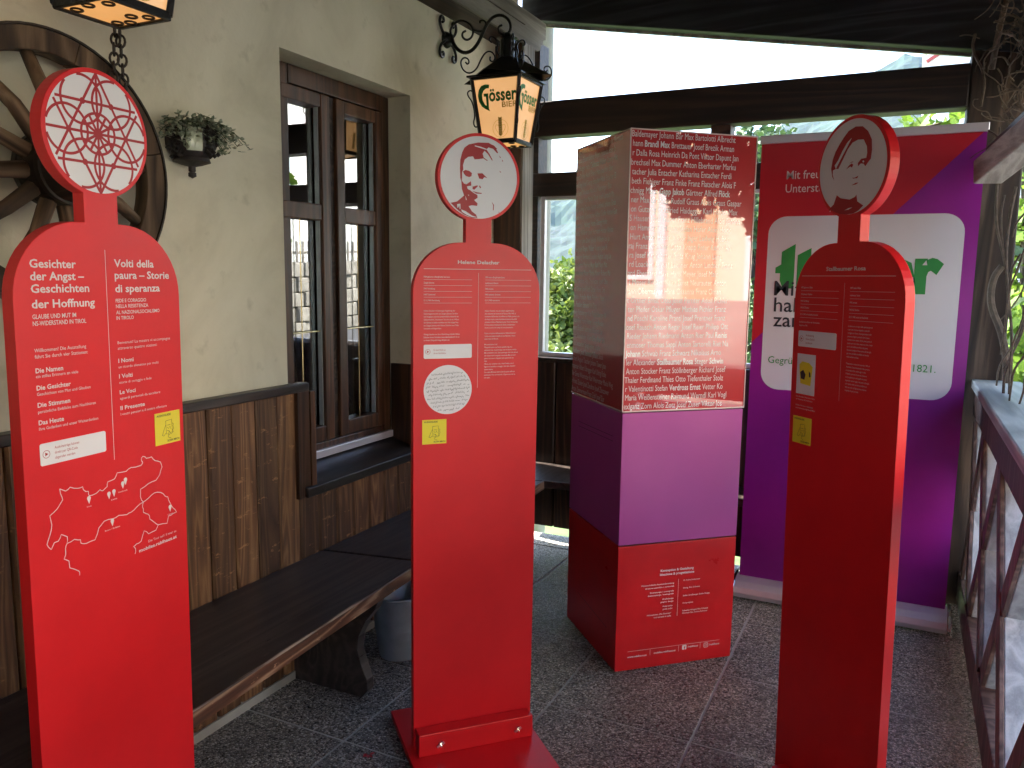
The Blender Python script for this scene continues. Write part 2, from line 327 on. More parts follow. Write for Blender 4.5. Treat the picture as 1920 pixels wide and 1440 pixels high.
for i in range(-4, 3):
    for j in range(-17, 5):
        x0, x1 = -.51+PX*i, -.51+PX*(i+1); y0, y1 = 2.36+PY*j, 2.36+PY*(j+1)
        x0 = max(x0, -1.905); x1 = min(x1, .44); y1 = min(y1, 4.03)
        if x1-x0 < .02 or y1-y0 < .02: continue
        dz = random.uniform(-.0012, .0012)
        MB().box(x0+G/2, x1-G/2, y0+G/2, y1-G/2, -.03, dz).build('slab', agg, fl, bevel=.002)

# ------------------------------------------------------------------ house wall with the window
XW = -1.905
hw = thing('house_wall', 'cream rough-plastered house wall behind the bench, with the brown window', 'wall', (XW, 1.2, 0))
m = MB(); XB = XW-.42
y0, y1, za, zb = 2.133, 2.912, .66, 2.182
for a, b, c, d in ((-3.0, y0, 0, 3.2), (y1, 3.93, 0, 3.2)):
    m.box(XB, XW, a if a > 0 else -6.1, b, c, d)
m.box(XB, XW, y0, y1, zb, 3.2); m.box(XB, XW, y0, y1, 0, za)
wl = m.build('plaster_wall', plaster, hw, recalc=False)
mm = MB().box(XB, XW-.001, -9, -6.1, -.6, 7); mm.box(XB, XW-.001, -6.1, 3.93, 3.2, 7); mm.box(-9, XB, 3.7, 3.93, -.6, 7); mm.box(-9, XB, -9, -8.8, -.6, 7); mm.box(-9, XB, -8.8, 3.7, 6.8, 7)
mm.build('upper_wall', whitewash, hw)

win = thing('casement_window', 'two-leaf dark brown wooden casement window deep in the plaster reveal', 'window', (-2.03, 2.52, .75))
XF = -2.025
f = MB()   # outer frame
f.box(XF-.07, XF+.012, y0, y0+.16, .75, 2.18); f.box(XF-.07, XF+.012, y1-.055, y1, .75, 2.18)
f.box(XF-.07, XF+.014, y0+.16, y1-.055, 2.115, 2.18); f.box(XF-.07, XF+.010, y0+.16, y1-.055, .75, .79)
f.build('window_frame', frame_wood, win, bevel=.004)
def sash(a, b):
    z0, z1, zr = .795, 2.11, 1.675; w = .05
    s = MB(); s.box(XF-.05, XF+.02, a, a+w, z0, z1); s.box(XF-.05, XF+.02, b-w, b, z0, z1)
    s.box(XF-.049, XF+.018, a+w, b-w, z1-.05, z1); s.box(XF-.049, XF+.018, a+w, b-w, z0, z0+.06); s.box(XF-.047, XF+.016, a+w, b-w, zr-.03, zr+.03)
    o = s.build('sash', frame_wood, win, bevel=.004)
    for q0, q1 in ((z0+.06, zr-.03), (zr+.03, z1-.05)):
        MB().box(XF-.022, XF-.018, a+w, b-w, q0, q1).build('pane', glass, o)
    g = MB(); g.tube([(XF-.003, (a+b)/2, z0+.06), (XF-.003, (a+b)/2, zr-.03)], .0022, 6); g.tube([(XF-.001, a+w, 1.225), (XF-.001, b-w, 1.225)], .003, 6)
    g.build('glazing_bar', brass, o)
    e = MB(); e.box(XF-.012, XF+.006, b-w-.006, b-w-.001, z0+.06, z1-.05); e.build('seal_strip', zinc, o)
sash(2.20, 2.512); sash(2.552, 2.857)
MB().box(XF-.045, XF+.006, 2.512, 2.552, .795, 2.11).build('meeting_stile', hubwood, win, bevel=.003)
MB().box(XF+.012, XF+.03, y0+.002, y1-.002, .735, .765).build('metal_drip_strip', alu, win, bevel=.002)
m = MB(); m.hexa([(XF-.02, y0+.002, .69), (XW+.055, y0+.03, .655), (XW+.055, y1+.005, .655), (XF-.02, y1-.002, .69)], [(XF-.02, y0+.002, .742), (XW+.055, y0+.03, .69), (XW+.055, y1+.005, .69), (XF-.02, y1-.002, .742)])
m.build('window_sill', capwood, win, bevel=.003)
MB().box(XF+.02, XW+.03, y1-.012, y1+.004, .70, 1.06).build('reveal_board', frame_wood, win, bevel=.002)
MB().box(XF+.02, XW+.042, y0+.0, y0+.06, .655, 1.058).build('reveal_board', frame_wood, win, bevel=.002)
# room behind
rm_ = MB(); rm_.box(-4.6, -4.5, .5, 3.6, 0, 2.7); rm_.box(-4.5, XB-.001, .5, .6, 0, 2.7); rm_.box(-4.5, XB-.001, 3.5, 3.6, 0, 2.7); rm_.box(-4.6, XB-.001, .5, 3.6, -.1, 0); rm_.box(-4.6, XB-.001, .5, 3.6, 2.7, 2.8)
rm_.build('room_shell', dark_room, hw)
cu = MB()
for k in range(3):
    cyy = 2.52+.055*k
    cu.lathe([(.034+.006*math.sin(z*9), z) for z in [.78+i*.03 for i in range(22)]], (-2.25, cyy, 0), seg=10)
tag(cu.build('curtain', curtain, None, smooth=True), 'gathered patterned curtain inside the lower left window panes', 'curtain')
vz = MB(); vz.lathe([(0, .80), (.035, .80), (.052, .84), (.05, .88), (.022, .93), (.012, .96), (.014, .98)], (-2.2, 2.80, 0), seg=14)
vase = tag(vz.build('vase', hubwood, None, smooth=True), 'small round dark vase on the inner window sill', 'vase')
fz = MB()
for k in range(7): fz.lathe([(0, -.012), (.012, -.006), (.014, .004), (0, .014)], (-2.2+random.uniform(-.01, .01), 2.80+random.uniform(-.025, .03), 1.0+k*.009), seg=8)
tag(fz.build('dried_flower', brass, None, smooth=True), 'pale dried flower head in the dark vase behind the window', 'flower')

# ------------------------------------------------------------------ wainscot and bench
wn = thing('wall_panelling', 'brown worn vertical board panelling along the house wall with dark cap', 'panelling', (XW, 2.0, 0))
BW = .102
def board_mesh(w, z0, z1, mat, axis='y'):
    b = MB(); a, c, t = .0, w-.006, .026
    pr = [(0, a), (t-.007, a), (t, a+.006), (t, c-.006), (t-.007, c), (0, c)]
    fn = (lambda p, q, z: (p, q, z)) if axis == 'y' else (lambda p, q, z: (q, -p, z))
    b.prism(pr, fn, z0, z1); me = b.mesh('board', mat)
    bb = bmesh.new(); bb.from_mesh(me); bmesh.ops.recalc_face_normals(bb, faces=bb.faces); bb.to_mesh(me); bb.free(); return me
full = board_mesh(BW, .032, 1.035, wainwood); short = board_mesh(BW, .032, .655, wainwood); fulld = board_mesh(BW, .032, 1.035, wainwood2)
MB().box(XW+.0005, XW+.004, -5.9, 2.19, .032, 1.03).build('backing', hubwood, wn); MB().box(XW+.0005, XW+.004, 2.19, 3.66, .032, .65).build('backing', hubwood, wn)
MB().box(XW+.0005, XW+.03, -5.9, 3.669, -.012, .030).build('plinth', stone, wn)
y = -5.9
while y < 3.60:
    if y+BW < 2.19: piece(full, 'board', wn, (0, y-2.0, 0))
    elif y < 2.90: piece(short, 'board', wn, (0, y-2.0, 0))
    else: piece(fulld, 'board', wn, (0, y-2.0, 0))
    y += BW if not (y < 2.19-BW < y+BW*.999 and False) else 0
m = MB(); m.box(XW+.001, XW+.045, -5.9, y0+.06, 1.036, 1.066); m.box(XW+.001, XW+.045, y1+.004, 3.669, 1.036, 1.066)
m.build('cap_rail', capwood, wn, bevel=.004)
MB().box(XW+.027, XW+.046, 2.196, 2.222, .655, 1.034).build('trim_strip', frame_wood, wn, bevel=.002)

bench = thing('long_bench', 'long dark brown wooden wall bench with worn reddish front edge', 'bench', (-1.7, 2.2, 0))
def fx(y): return -1.43-(y-1.25)*.056
def seat(a, b, sl):
    top, bot = .432, .395
    A = [(XW+.03, a), (fx(a+sl), a+sl), (fx(b+sl), b+sl), (XW+.03, b)]
    mbx = MB(); mbx.prism(A, lambda p, q, t: (p, q, t), bot+.001, top); o = mbx.build('seat_board', benchwood, bench, bevel=.004)
    e = MB(); e.hexa([(fx(a+sl)+.0, a+sl, bot-.004), (fx(a+sl)+.007, a+sl, bot-.004), (fx(b+sl)+.007, b+sl, bot-.004), (fx(b+sl)+.0, b+sl, bot-.004)], [(fx(a+sl)+.0, a+sl, top-.003), (fx(a+sl)+.005, a+sl, top-.003), (fx(b+sl)+.005, b+sl, top-.003), (fx(b+sl)+.0, b+sl, top-.003)])
    e.build('edge_strip', benchedge, bench)
    e = MB(); e.hexa([(fx(a+sl)-.002, a+sl, top-.0028), (fx(a+sl)+.0062, a+sl, top-.0028), (fx(b+sl)+.0062, b+sl, top-.0028), (fx(b+sl)-.002, b+sl, top-.0028)], [(fx(a+sl)-.003, a+sl, top+.0008), (fx(a+sl)+.004, a+sl, top+.0008), (fx(b+sl)+.004, b+sl, top+.0008), (fx(b+sl)-.003, b+sl, top+.0008)])
    e.build('worn_edge', wornedge, bench)
seat(-1.35, 2.255, .07); seat(2.265, 3.50, .07)
ogee = [(-1.90, 0), (-1.90, .395), (-1.51, .395), (-1.512, .36), (-1.525, .33), (-1.565, .28), (-1.595, .22), (-1.60, .17), (-1.585, .12), (-1.562, .07), (-1.56, .03), (-1.585, 0)]
for yy in (-.6, .8, 2.10, 3.0):
    MB().prism(ogee, lambda a, b, t: (a, t, b), yy, yy+.04).build('leg', benchwood, bench, bevel=.003)
MB().box(-1.9, -1.86, -1.35, 3.5, .30, .38).build('wall_batten', benchwood, bench)

cb = thing('corner_bench', 'dark wooden corner bench under the veranda end opening, behind the tall column', 'bench', (-1.0, 3.75, 0))
A = [(XW+.03, 3.505), (fx(3.575), 3.575), (-.62, 3.712), (.17, 3.725), (.17, 3.938), (XW+.03, 3.938)]
MB().prism(A, lambda p, q, t: (p, q, t), .394, .432).build('seat_board', benchwood, cb, bevel=.004)
for xx in (-1.40, -.35): MB().prism([(3.76, 0), (3.74, .2), (3.73, .393), (3.93, .393), (3.93, 0)], lambda a, b, t: (t, a, b), xx, xx+.04).build('leg', benchwood, cb, bevel=.003)

# ------------------------------------------------------------------ veranda end, posts, beams, roof
YB = 3.98
vf = thing('veranda_frame', 'dark timber veranda frame of posts, beams and sloping end rafter', 'veranda frame', (-.8, 4.0, 0))
MB().box(XW+.001, -1.757, 3.67, 3.80, .0, 2.568).build('post', frame_wood, vf, bevel=.006, label='brown corner post against the plaster wall')
MB().box(-1.7565, -1.744, 3.672, 3.798, 1.07, 2.568).build('post_facing', greypost, vf, bevel=.002, label='pale grey weathered facing board')
MB().box(.18, .40, YB, YB+.2, -.01, 2.40).build('post', postwood, vf, bevel=.008, label='cracked weathered brown post at the railing end')
MB().box(-.895, -.80, YB+.002, YB+.10, 1.035, 2.18).build('post', beamwood, vf, bevel=.004)
MB().box(XW+.001, -1.80, YB+.001, YB+.12, 1.036, 2.65).build('post', beamwood, vf, bevel=.004)
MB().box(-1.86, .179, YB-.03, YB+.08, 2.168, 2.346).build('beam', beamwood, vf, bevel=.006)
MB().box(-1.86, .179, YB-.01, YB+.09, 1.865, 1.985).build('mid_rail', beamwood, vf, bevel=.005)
def rz(x): return 2.747-(x+1.75)*.178
m = MB(); m.hexa([(XW, YB-.01, rz(XW)), (.95, YB-.01, rz(.95)), (.95, YB+.06, rz(.95)), (XW, YB+.06, rz(XW))], [(XW, YB-.01, rz(XW)+.24), (.95, YB-.01, rz(.95)+.24), (.95, YB+.06, rz(.95)+.24), (XW, YB+.06, rz(XW)+.24)])
m.build('end_rafter', rafterwood, vf, bevel=.005)
m = MB(); m.hexa([(XW, YB+.061, rz(XW)-.012), (.9, YB+.061, rz(.9)-.012), (.9, YB+.08, rz(.9)-.012), (XW, YB+.08, rz(XW)-.012)], [(XW, YB+.061, rz(XW)+.01), (.9, YB+.061, rz(.9)+.01), (.9, YB+.08, rz(.9)+.01), (XW, YB+.08, rz(XW)+.01)])
m.build('pale_edge_strip', greywood, vf)
# carved wall plate beam
prof = [(-6, 2.572), (3.86, 2.572), (3.885, 2.58), (3.90, 2.605), (3.92, 2.615), (3.93, 2.64), (3.958, 2.65), (3.958, 2.73), (-6, 2.73)]
MB().prism(prof, lambda a, b, t: (t, a, b), XW+.001, -1.772).build('wall_plate', beamwood_y, vf, bevel=.003)
MB().prism([(a+.001 if a > 0 else a, b) for a, b in prof], lambda a, b, t: (t, a, b), -1.7715, -1.758).build('wall_plate_facing', greywood, vf, bevel=.002, label='pale grey carved beam end')
MB().box(-1.7575, -1.753, -6, 3.7, 2.655, 2.658).build('facing_groove', hubwood, vf)
# eaves plate and rafters
MB().box(.42, .56, -6, 4.10, 2.26, 2.44).build('eaves_beam', beamwood_y, vf, bevel=.006)
MB().box(.42, .56, -4.1, -3.96, -.01, 2.259).build('post', postwood, vf, bevel=.008)
MB().box(.42, .56, .55, .69, 1.04, 2.259).build('post', postwood, vf, bevel=.008)
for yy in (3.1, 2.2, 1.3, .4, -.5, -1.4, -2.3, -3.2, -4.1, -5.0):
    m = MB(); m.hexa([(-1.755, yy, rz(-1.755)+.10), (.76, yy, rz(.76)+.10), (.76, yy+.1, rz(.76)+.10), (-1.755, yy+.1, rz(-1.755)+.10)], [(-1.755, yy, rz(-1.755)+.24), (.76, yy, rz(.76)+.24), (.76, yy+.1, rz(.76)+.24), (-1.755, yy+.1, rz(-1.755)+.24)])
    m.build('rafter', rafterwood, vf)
pw = thing('light_blocker', 'added dark boarded partition closing the veranda behind the viewer', 'blocker', (-.8, -1.1, 0))  # added out of view: boards cut light from behind so the right stand stays dark
for k in range(17): MB().box(XW+.05+k*.14, XW+.05+k*.14+.136, -1.14, -1.10, .434 if k < 3 else .0, 2.25).build('board', wainwood2, pw)
rf = thing('veranda_roof', 'sloping boarded veranda roof above the end rafter', 'roof', (-.5, 1, 2.8))
for k in range(11):
    a = XW+.001+k*.25; b = min(a+.247, .80)
    m = MB(); m.hexa([(a, -6.2, rz(a)+.2415), (b, -6.2, rz(b)+.2415), (b, 4.4, rz(b)+.2415), (a, 4.4, rz(a)+.2415)], [(a, -6.2, rz(a)+.27), (b, -6.2, rz(b)+.27), (b, 4.4, rz(b)+.27), (a, 4.4, rz(a)+.27)])
    m.build('roof_board', deckwood, rf)
m = MB(); m.hexa([(XW+.001, -6.25, rz(XW)+.272), (.82, -6.25, rz(.82)+.272), (.82, 4.45, rz(.82)+.272), (XW+.001, 4.45, rz(XW)+.272)], [(XW+.001, -6.25, rz(XW)+.31), (.82, -6.25, rz(.82)+.31), (.82, 4.45, rz(.82)+.31), (XW+.001, 4.45, rz(XW)+.31)]); m.build('roof_cover', rooftile, rf)
# end parapet
ep = thing('end_parapet', 'dark brown boarded parapet below the end opening', 'parapet', (-.8, YB, 0))
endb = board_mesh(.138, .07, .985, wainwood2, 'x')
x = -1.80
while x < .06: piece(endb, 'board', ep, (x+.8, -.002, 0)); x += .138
MB().box(-1.81, .179, YB, YB+.06, .07, .984).build('backing', beamwood, ep)
MB().box(-1.82, .179, YB-.055, YB+.11, .986, 1.012).build('ledge', capwood, ep, bevel=.003)
m = MB(); m.box(-1.78, .179, YB+.0, YB+.03, 1.013, 1.035); m.box(-1.78, -1.755, YB+.0, YB+.03, 1.036, 1.864); m.box(-1.754, .179, YB+.0, YB+.028, 1.845, 1.864); m.build('opening_frame', alu, ep, bevel=.002)

# railing with crossed braces
rl = thing('railing', 'weathered timber railing with crossed braces and broad grey top rail', 'railing', (.37, 2, 0))
MB().box(.285, .47, -5.95, YB-.001, .985, 1.025).build('top_rail', railwood, rl, bevel=.006)
MB().box(.30, .40, -5.95, YB-.002, .87, .9845).build('under_rail', bracewood, rl, bevel=.004)
MB().box(.30, .40, -5.95, YB-.002, .03, .16).build('bottom_rail', bracewood, rl, bevel=.004)
ny = [3.93, 3.50, 2.90, 2.25, 1.6, .95, .3, -.35, -1.0, -1.65, -2.3, -2.95, -3.6, -4.25, -4.9, -5.55]
for k, (b, a) in enumerate(zip(ny[:-1], ny[1:])):
    for (p_, q_), dx in ((((a+.03, .17), (b-.03, .86)), 0), (((b-.03, .17), (a+.03, .86)), .004)):
        m = MB(); m.bar((.3065+dx, p_[0], p_[1]), (.3065+dx, q_[0], q_[1]), .072, .012, up=(1, 0, 0)); br = m.build('brace', bracewood, rl, bevel=.002)
        m = MB(); m.bar((.354+dx, p_[0], p_[1]), (.354+dx, q_[0], q_[1]), .070, .082, up=(1, 0, 0)); m.build('brace_body', railside, br, bevel=.003)
for yy in (2.86, 1.55, .25, -1.0): MB().box(.405, .52, yy, yy+.12, .06, .984).build('railing_post', postwood, rl, bevel=.006)
for yy in (2.86, 1.55):
    m = MB(); m.tube([(.46, yy+.06, -.1), (.46, yy+.06, .06)], .012, 8); m.lathe([(.0, 0), (.03, 0), (.03, .012), (0, .012)], (.40, yy+.03, .12), (1, 0, 0), 12); m.build('post_foot', alu, rl)
MB().box(.40, .52, -5.95, 4.1, -.3, -.02).build('concrete_kerb', conc, kind=None)
tag(bpy.data.objects['concrete_kerb'], 'pale concrete kerb running below the timber railing', 'kerb')
kb = thing('brace_beam', 'pale-ended split brace beam jutting from the right post', 'beam', (.3, 3.5, 1.86))
m = MB(); m.bar((.245, 3.56, 1.853), (.46, 2.75, 2.02), .10, .09); m.build('split_beam', greywood, kb, bevel=.006)
m = MB(); m.bar((.27, 3.60, 1.925), (.47, 2.78, 2.10), .07, .05); m.build('upper_board', beamwood_y, kb, bevel=.004)

# ------------------------------------------------------------------ outside pipes
dp = MB(); dp.tube([(-1.98, 4.42, -.55), (-1.98, 4.42, 3.0)], .062, 18); 
for z in (.6, 2.0): dp.tube([(-1.98, 4.42, z), (-1.98, 4.42, z+.05)], .068, 18)
tag(dp.build('downpipe', conc, None, smooth=True), 'grey downpipe outside the opening beside the corner post', 'pipe')
pp = MB().tube([(.372, 4.14, 2.38), (.36, 4.16, 2.25), (.352, 4.17, 2.0)], .009, 8)
tag(pp.build('thin_pipe', alu, None, smooth=True), 'thin pale pipe above the right post among the vines', 'pipe')

# ------------------------------------------------------------------ red figure stands
def stand(name, label, x, y, phi, a, r, disc_r=.1115, zd=1.716, front=-.30):
    st = thing(name, label, 'display stand', (x, y, 0), Matrix.Rotation(phi, 3, 'Z'))
    T = Matrix.Rotation(r, 4, 'Y') @ Matrix.Rotation(-a, 4, 'X')
    # local tilt: z axis leans along +n by a, along +e by r
    Zl = Vector((0, math.sin(a), math.cos(a))); nl = Vector((0, math.cos(a), -math.sin(a))); e = Vector((1, 0, 0))
    U = e*math.cos(r)-Zl*math.sin(r); Zv = e*math.sin(r)+Zl*math.cos(r)
    fn = lambda u, z, t: U*u+Zv*z+nl*t          # t: depth behind the face
    w = .1885; hr = disc_r+.0085; nh = .038; zs = 1.538; R = .14
    out = [(-w, .0), (w, .0), (w, zs-R)]
    out += [(w-R+R*math.cos(t), zs-R+R*math.sin(t)) for t in [PI/2*k/12 for k in range(1, 13)]]
    an = math.asin(nh/hr); out += [(nh, zs)]
    out += [(hr*math.sin(t), zd-hr*math.cos(t)) for t in [an+(2*PI-2*an)*k/56 for k in range(57)]]
    out += [(-nh, zs), (-w+R, zs)]
    out += [(-w+R+R*math.cos(t), zs-R+R*math.sin(t)) for t in [PI/2+PI/2*k/12 for k in range(1, 13)]]
    m = MB(); n = len(out); o = len(m.v)
    m.prism(out, fn, 0, .028); ob = m.build('body_panel', red, st, bevel=.0012, local=True)
    d = MB(); cc = [(disc_r*math.cos(2*PI*k/72), zd+disc_r*math.sin(2*PI*k/72)) for k in range(72)]
    d.flat(cc, fn, -.0008); dd = d.build('face_disc', white, st, local=True)
    p = MB(); p.box(-.21 if front < -.25 else -.165, .195, front, .235, .004, .026); bp = p.build('base_plate', red, st, bevel=.002, local=True)
    c = MB(); c.box(-.183 if front < -.25 else -.14, .178, -.05, -.004, .0265, .095); cl = c.build('cleat', red, st, bevel=.002, local=True)
    for uu in (-.12 if front < -.25 else -.10, .125):
        g = MB(); g.lathe([(0, 0), (.006, 0), (.006, .012), (0, .012)], (uu, -.05, .062), (0, -1, 0), 10)
        for s_ in (-1, 1): g.bar((uu, -.058, .062), (uu+s_*.011, -.060, .062+.010*s_*.6), .0025, .009)
        g.tube([(uu, -.05, .062), (uu, -.072, .062)], .0025, 6); g.build('wing_nut', chrome, cl, local=True)
    return st, fn, dd
def rrect(x0, x1, z0, z1, r, n=5):
    p = []
    for cx, cz, a0 in ((x1-r, z0+r, -PI/2), (x1-r, z1-r, 0), (x0+r, z1-r, PI/2), (x0+r, z0+r, PI)):
        p += [(cx+r*math.cos(a0+PI/2*k/n), cz+r*math.sin(a0+PI/2*k/n)) for k in range(n+1)]
    return p
def rule(m, x0, z0, x1, z1, fn, w=.0012, t=-.0009): m.ribbon([(x0, z0), (x1, z1)], w, fn, t)
def sticker(st, fn, x, z, s):
    m = MB(); m.prism([(x, z), (x+s, z), (x+s, z+s), (x, z+s)], fn, -.0004, -.0012); o = m.build('sticker', yellow, st, local=True)
    g = MB(); t = -.0016
    put(g, 'AUDIOGUIDE', x+s*.07, z+s*.88, s*.06, fn, t, width=s*.56, bold=.02); put(g, 'SCAN MICH', x+s*.47, z+s*.06, s*.06, fn, t, width=s*.48, bold=.02)
    P = lambda *q: [(x+s*a, z+s*b) for a, b in q]
    lw = s*.012
    g.ribbon(P((.42, .72), (.66, .74), (.68, .34), (.44, .30), (.42, .72)), lw, fn, t)
    for q in [P((.42, .60), (.34, .45), (.27, .28)), P((.27, .30), (.33, .26), (.42, .34)), P((.68, .62), (.73, .58), (.70, .52), (.74, .46), (.69, .40), (.71, .34), (.62, .28)), P((.48, .58), (.60, .58)), P((.48, .52), (.52, .46), (.58, .54), (.62, .44)), P((.55, .40), (.50, .20), (.62, .15)), P((.46, .42), (.56, .38), (.60, .30), (.52, .26))]: g.ribbon(q, lw, fn, t-.0001)
    g.build('sticker_print', black, o, local=True)
def card(st, fn, x0, x1, z0, z1, lines):
    m = MB(); m.prism(rrect(x0, x1, z0, z1, .004), fn, -.0003, -.001); o = m.build('audio_card', white, st, local=True)
    g = MB(); h = z1-z0; cx, cz, r = x0+h*.30, (z0+z1)/2, h*.17
    g.ribbon([(cx+r*math.cos(2*PI*k/20), cz+r*math.sin(2*PI*k/20)) for k in range(20)], .0009, fn, -.0013, True)
    g.flat([(cx-r*.35, cz+r*.5), (cx-r*.35, cz-r*.5), (cx+r*.55, cz)], fn, -.0013)
    n = len(lines)
    for i, l in enumerate(lines): put(g, l, x0+h*.72, cz+h*.17*((n-1)/2-i)*1.35-h*.06, h*.12, fn, -.0013, xs=.8)
    g.build('card_print', redvinyl if n else black, o, local=True)

# --- left stand: exhibition title, map
stL, fL, dL = stand('figure_stand', 'red figure-shaped stand with white rosette head, exhibition title and outline map', -1.409, 1.051, 1.6437, -.016, -.002, .1085, 1.702)
g = MB(); t = -.0009
Ld = [('Gesichter', 1.453, .0143, -.155, -.062, .02), ('der Angst –', 1.431, .0143, -.155, -.046, .02), ('Geschichten', 1.409, .0143, -.155, -.036, .02), ('der Hoffnung', 1.382, .0143, -.155, -.025, .02),
 ('GLAUBE UND MUT IM', 1.363, .0078, -.155, -.067, .01), ('NS-WIDERSTAND IN TIROL', 1.351, .0078, -.155, -.046, .01),
 ('Willkommen! Die Ausstellung', 1.304, .0064, -.155, -.049, 0), ('führt Sie durch vier Stationen:', 1.293, .0064, -.155, -.046, 0),
 ('Die Namen', 1.267, .0082, -.155, -.100, .02), ('ein stilles Erinnern an viele', 1.258, .0056, -.155, -.069, 0), ('Die Gesichter', 1.236, .0082, -.155, -.086, .02), ('Geschichten von Mut und Glauben', 1.226, .0056, -.155, -.044, 0),
 ('Die Stimmen', 1.205, .0082, -.155, -.089, .02), ('persönliche Einblicke zum Nachhören', 1.194, .0056, -.155, -.034, 0), ('Das Heute', 1.173, .0082, -.155, -.104, .02), ('Ihre Gedanken und unser Weiterdenken', 1.163, .0056, -.155, -.030, 0),
 ('Volti della', 1.456, .0143, .023, .121, .02), ('paura – Storie', 1.433, .0143, .023, .161, .02), ('di speranza', 1.407, .0143, .023, .135, .02), ('FEDE E CORAGGIO', 1.387, .0068, .023, .098, .01), ('NELLA RESISTENZA', 1.376, .0068, .023, .103, .01), ('AL NAZIONALSOCIALISMO', 1.364, .0068, .023, .132, .01), ('IN TIROLO', 1.353, .0068, .023, .065, .01),
 ('Benvenuti! La mostra vi accompagna', 1.305, .0056, .023, .158, 0), ('attraverso quattro stazioni:', 1.294, .0056, .023, .122, 0), ('I Nomi', 1.268, .0078, .023, .060, .02), ('un ricordo silenzioso per molti', 1.257, .0050, .023, .124, 0), ('I Volti', 1.237, .0078, .023, .056, .02), ('storie di coraggio e fede', 1.226, .0050, .023, .104, 0),
 ('Le Voci', 1.205, .0078, .023, .062, .02), ('sguardi personali da ascoltare', 1.194, .0050, .023, .126, 0), ('Il Presente', 1.173, .0078, .023, .084, .02), ('I vostri pensieri e il nostro riflettere', 1.162, .0050, .023, .142, 0),
 ('Die Tour auf / il tour su', .8805, .0050, .079, .156, 0), ('mobiles.rablhaus.at', .8665, .0068, .054, .157, .02)]
for s_, z, h, a, b, bo in Ld: put(g, s_, a, z, h, fL, t, width=b-a, bold=bo)
rule(g, .003, 1.488, .003, 1.076, fL, .0011)
g.build('lettering', wprint, stL, local=True, recalc=False)
card(stL, fL, -.156, -.015, 1.097, 1.138, ['Audiobeiträge können', 'direkt per QR-Code', 'abgerufen werden'])
sticker(stL, fL, .108, 1.082, .069)
mp = MB()
m1 = [(-0.121, 1.047), (-0.109, 1.04), (-0.099, 1.045), (-0.084, 1.039), (-0.072, 1.039), (-0.07, 1.032), (-0.06, 1.027), (-0.059, 1.018), (-0.042, 1.019), (-0.034, 1.024), (-0.028, 1.02), (-0.017, 1.026), (-0.015, 1.035), (0.001, 1.037), (0.008, 1.048), (0.03, 1.046), (0.042, 1.051), (0.068, 1.05), (0.072, 1.056), (0.069, 1.062), (0.073, 1.068), (0.082, 1.062), (0.096, 1.062), (0.105, 1.052), (0.119, 1.046), (0.123, 1.034), (0.116, 1.019), (0.105, 1.009), (0.085, 1.007), (0.064, 1.0), (0.063, 0.984), (0.07, 0.971), (0.084, 0.976), (0.1, 0.983), (0.116, 0.98), (0.128, 0.969), (0.136, 0.965), (0.141, 0.951), (0.149, 0.937), (0.159, 0.924), (0.149, 0.924), (0.136, 0.922), (0.131, 0.907), (0.107, 0.911), (0.097, 0.919), (0.085, 0.93), (0.082, 0.941), (0.069, 0.949), (0.067, 0.962), (0.07, 0.971)]
m2 = [(0.07, 0.971), (0.052, 0.965), (0.037, 0.958), (0.027, 0.956), (0.007, 0.96), (-0.007, 0.957), (-0.028, 0.958), (-0.041, 0.948), (-0.051, 0.927), (-0.071, 0.926), (-0.082, 0.93), (-0.083, 0.937), (-0.096, 0.942), (-0.112, 0.939), (-0.111, 0.952), (-0.123, 0.96), (-0.13, 0.949), (-0.138, 0.949), (-0.145, 0.938), (-0.153, 0.95), (-0.146, 0.966), (-0.141, 0.984), (-0.144, 1.002), (-0.128, 1.011), (-0.116, 1.025), (-0.12, 1.038), (-0.121, 1.047)]
m3 = [(-0.112, 0.939), (-0.116, 0.93), (-0.116, 0.919), (-0.12, 0.911), (-0.11, 0.904), (-0.109, 0.89), (-0.098, 0.883), (-0.09, 0.877), (-0.089, 0.868)]
m4 = [(0.107, 0.911), (0.1, 0.901), (0.08, 0.899), (0.069, 0.909), (0.06, 0.889), (0.048, 0.887), (0.04, 0.884), (0.045, 0.877), (0.043, 0.867)]
for q in (m1, m2, m3, m4):
    jj = []
    for a, b in zip(q[:-1], q[1:]):
        jj.append(a); jj.append(((a[0]+b[0])/2+random.uniform(-.0012, .0012), (a[1]+b[1])/2+random.uniform(-.0012, .0012)))
    mp.ribbon(jj+[q[-1]], .0014, fL, -.0010)
for px_, pz_, wd in ((-.06, 1.005, .010), (-.014, 1.002, 0), (-.002, 1.004, .014), (.027, 1.021, 0), (.02, 1.015, .022), (.141, .933, .014), (-.009, .945, .036)):
    c = (px_, pz_+.0085); r = .0042
    mp.flat([(c[0]+r*math.cos(a), c[1]+r*math.sin(a)) for a in [-.5+ (PI+1)*k/10 for k in range(11)]]+[(px_, pz_-.003)], fL, -.0012)
    if wd: put(mp, {.010: 'Imst', .014: 'Lienz', .022: 'Innsbruck', .036: 'Bozen / Bolzano'}[wd], px_-wd/2, pz_-.009, .003, fL, -.0011, width=wd)
mp.build('map_print', wprint, stL, local=True, recalc=False)
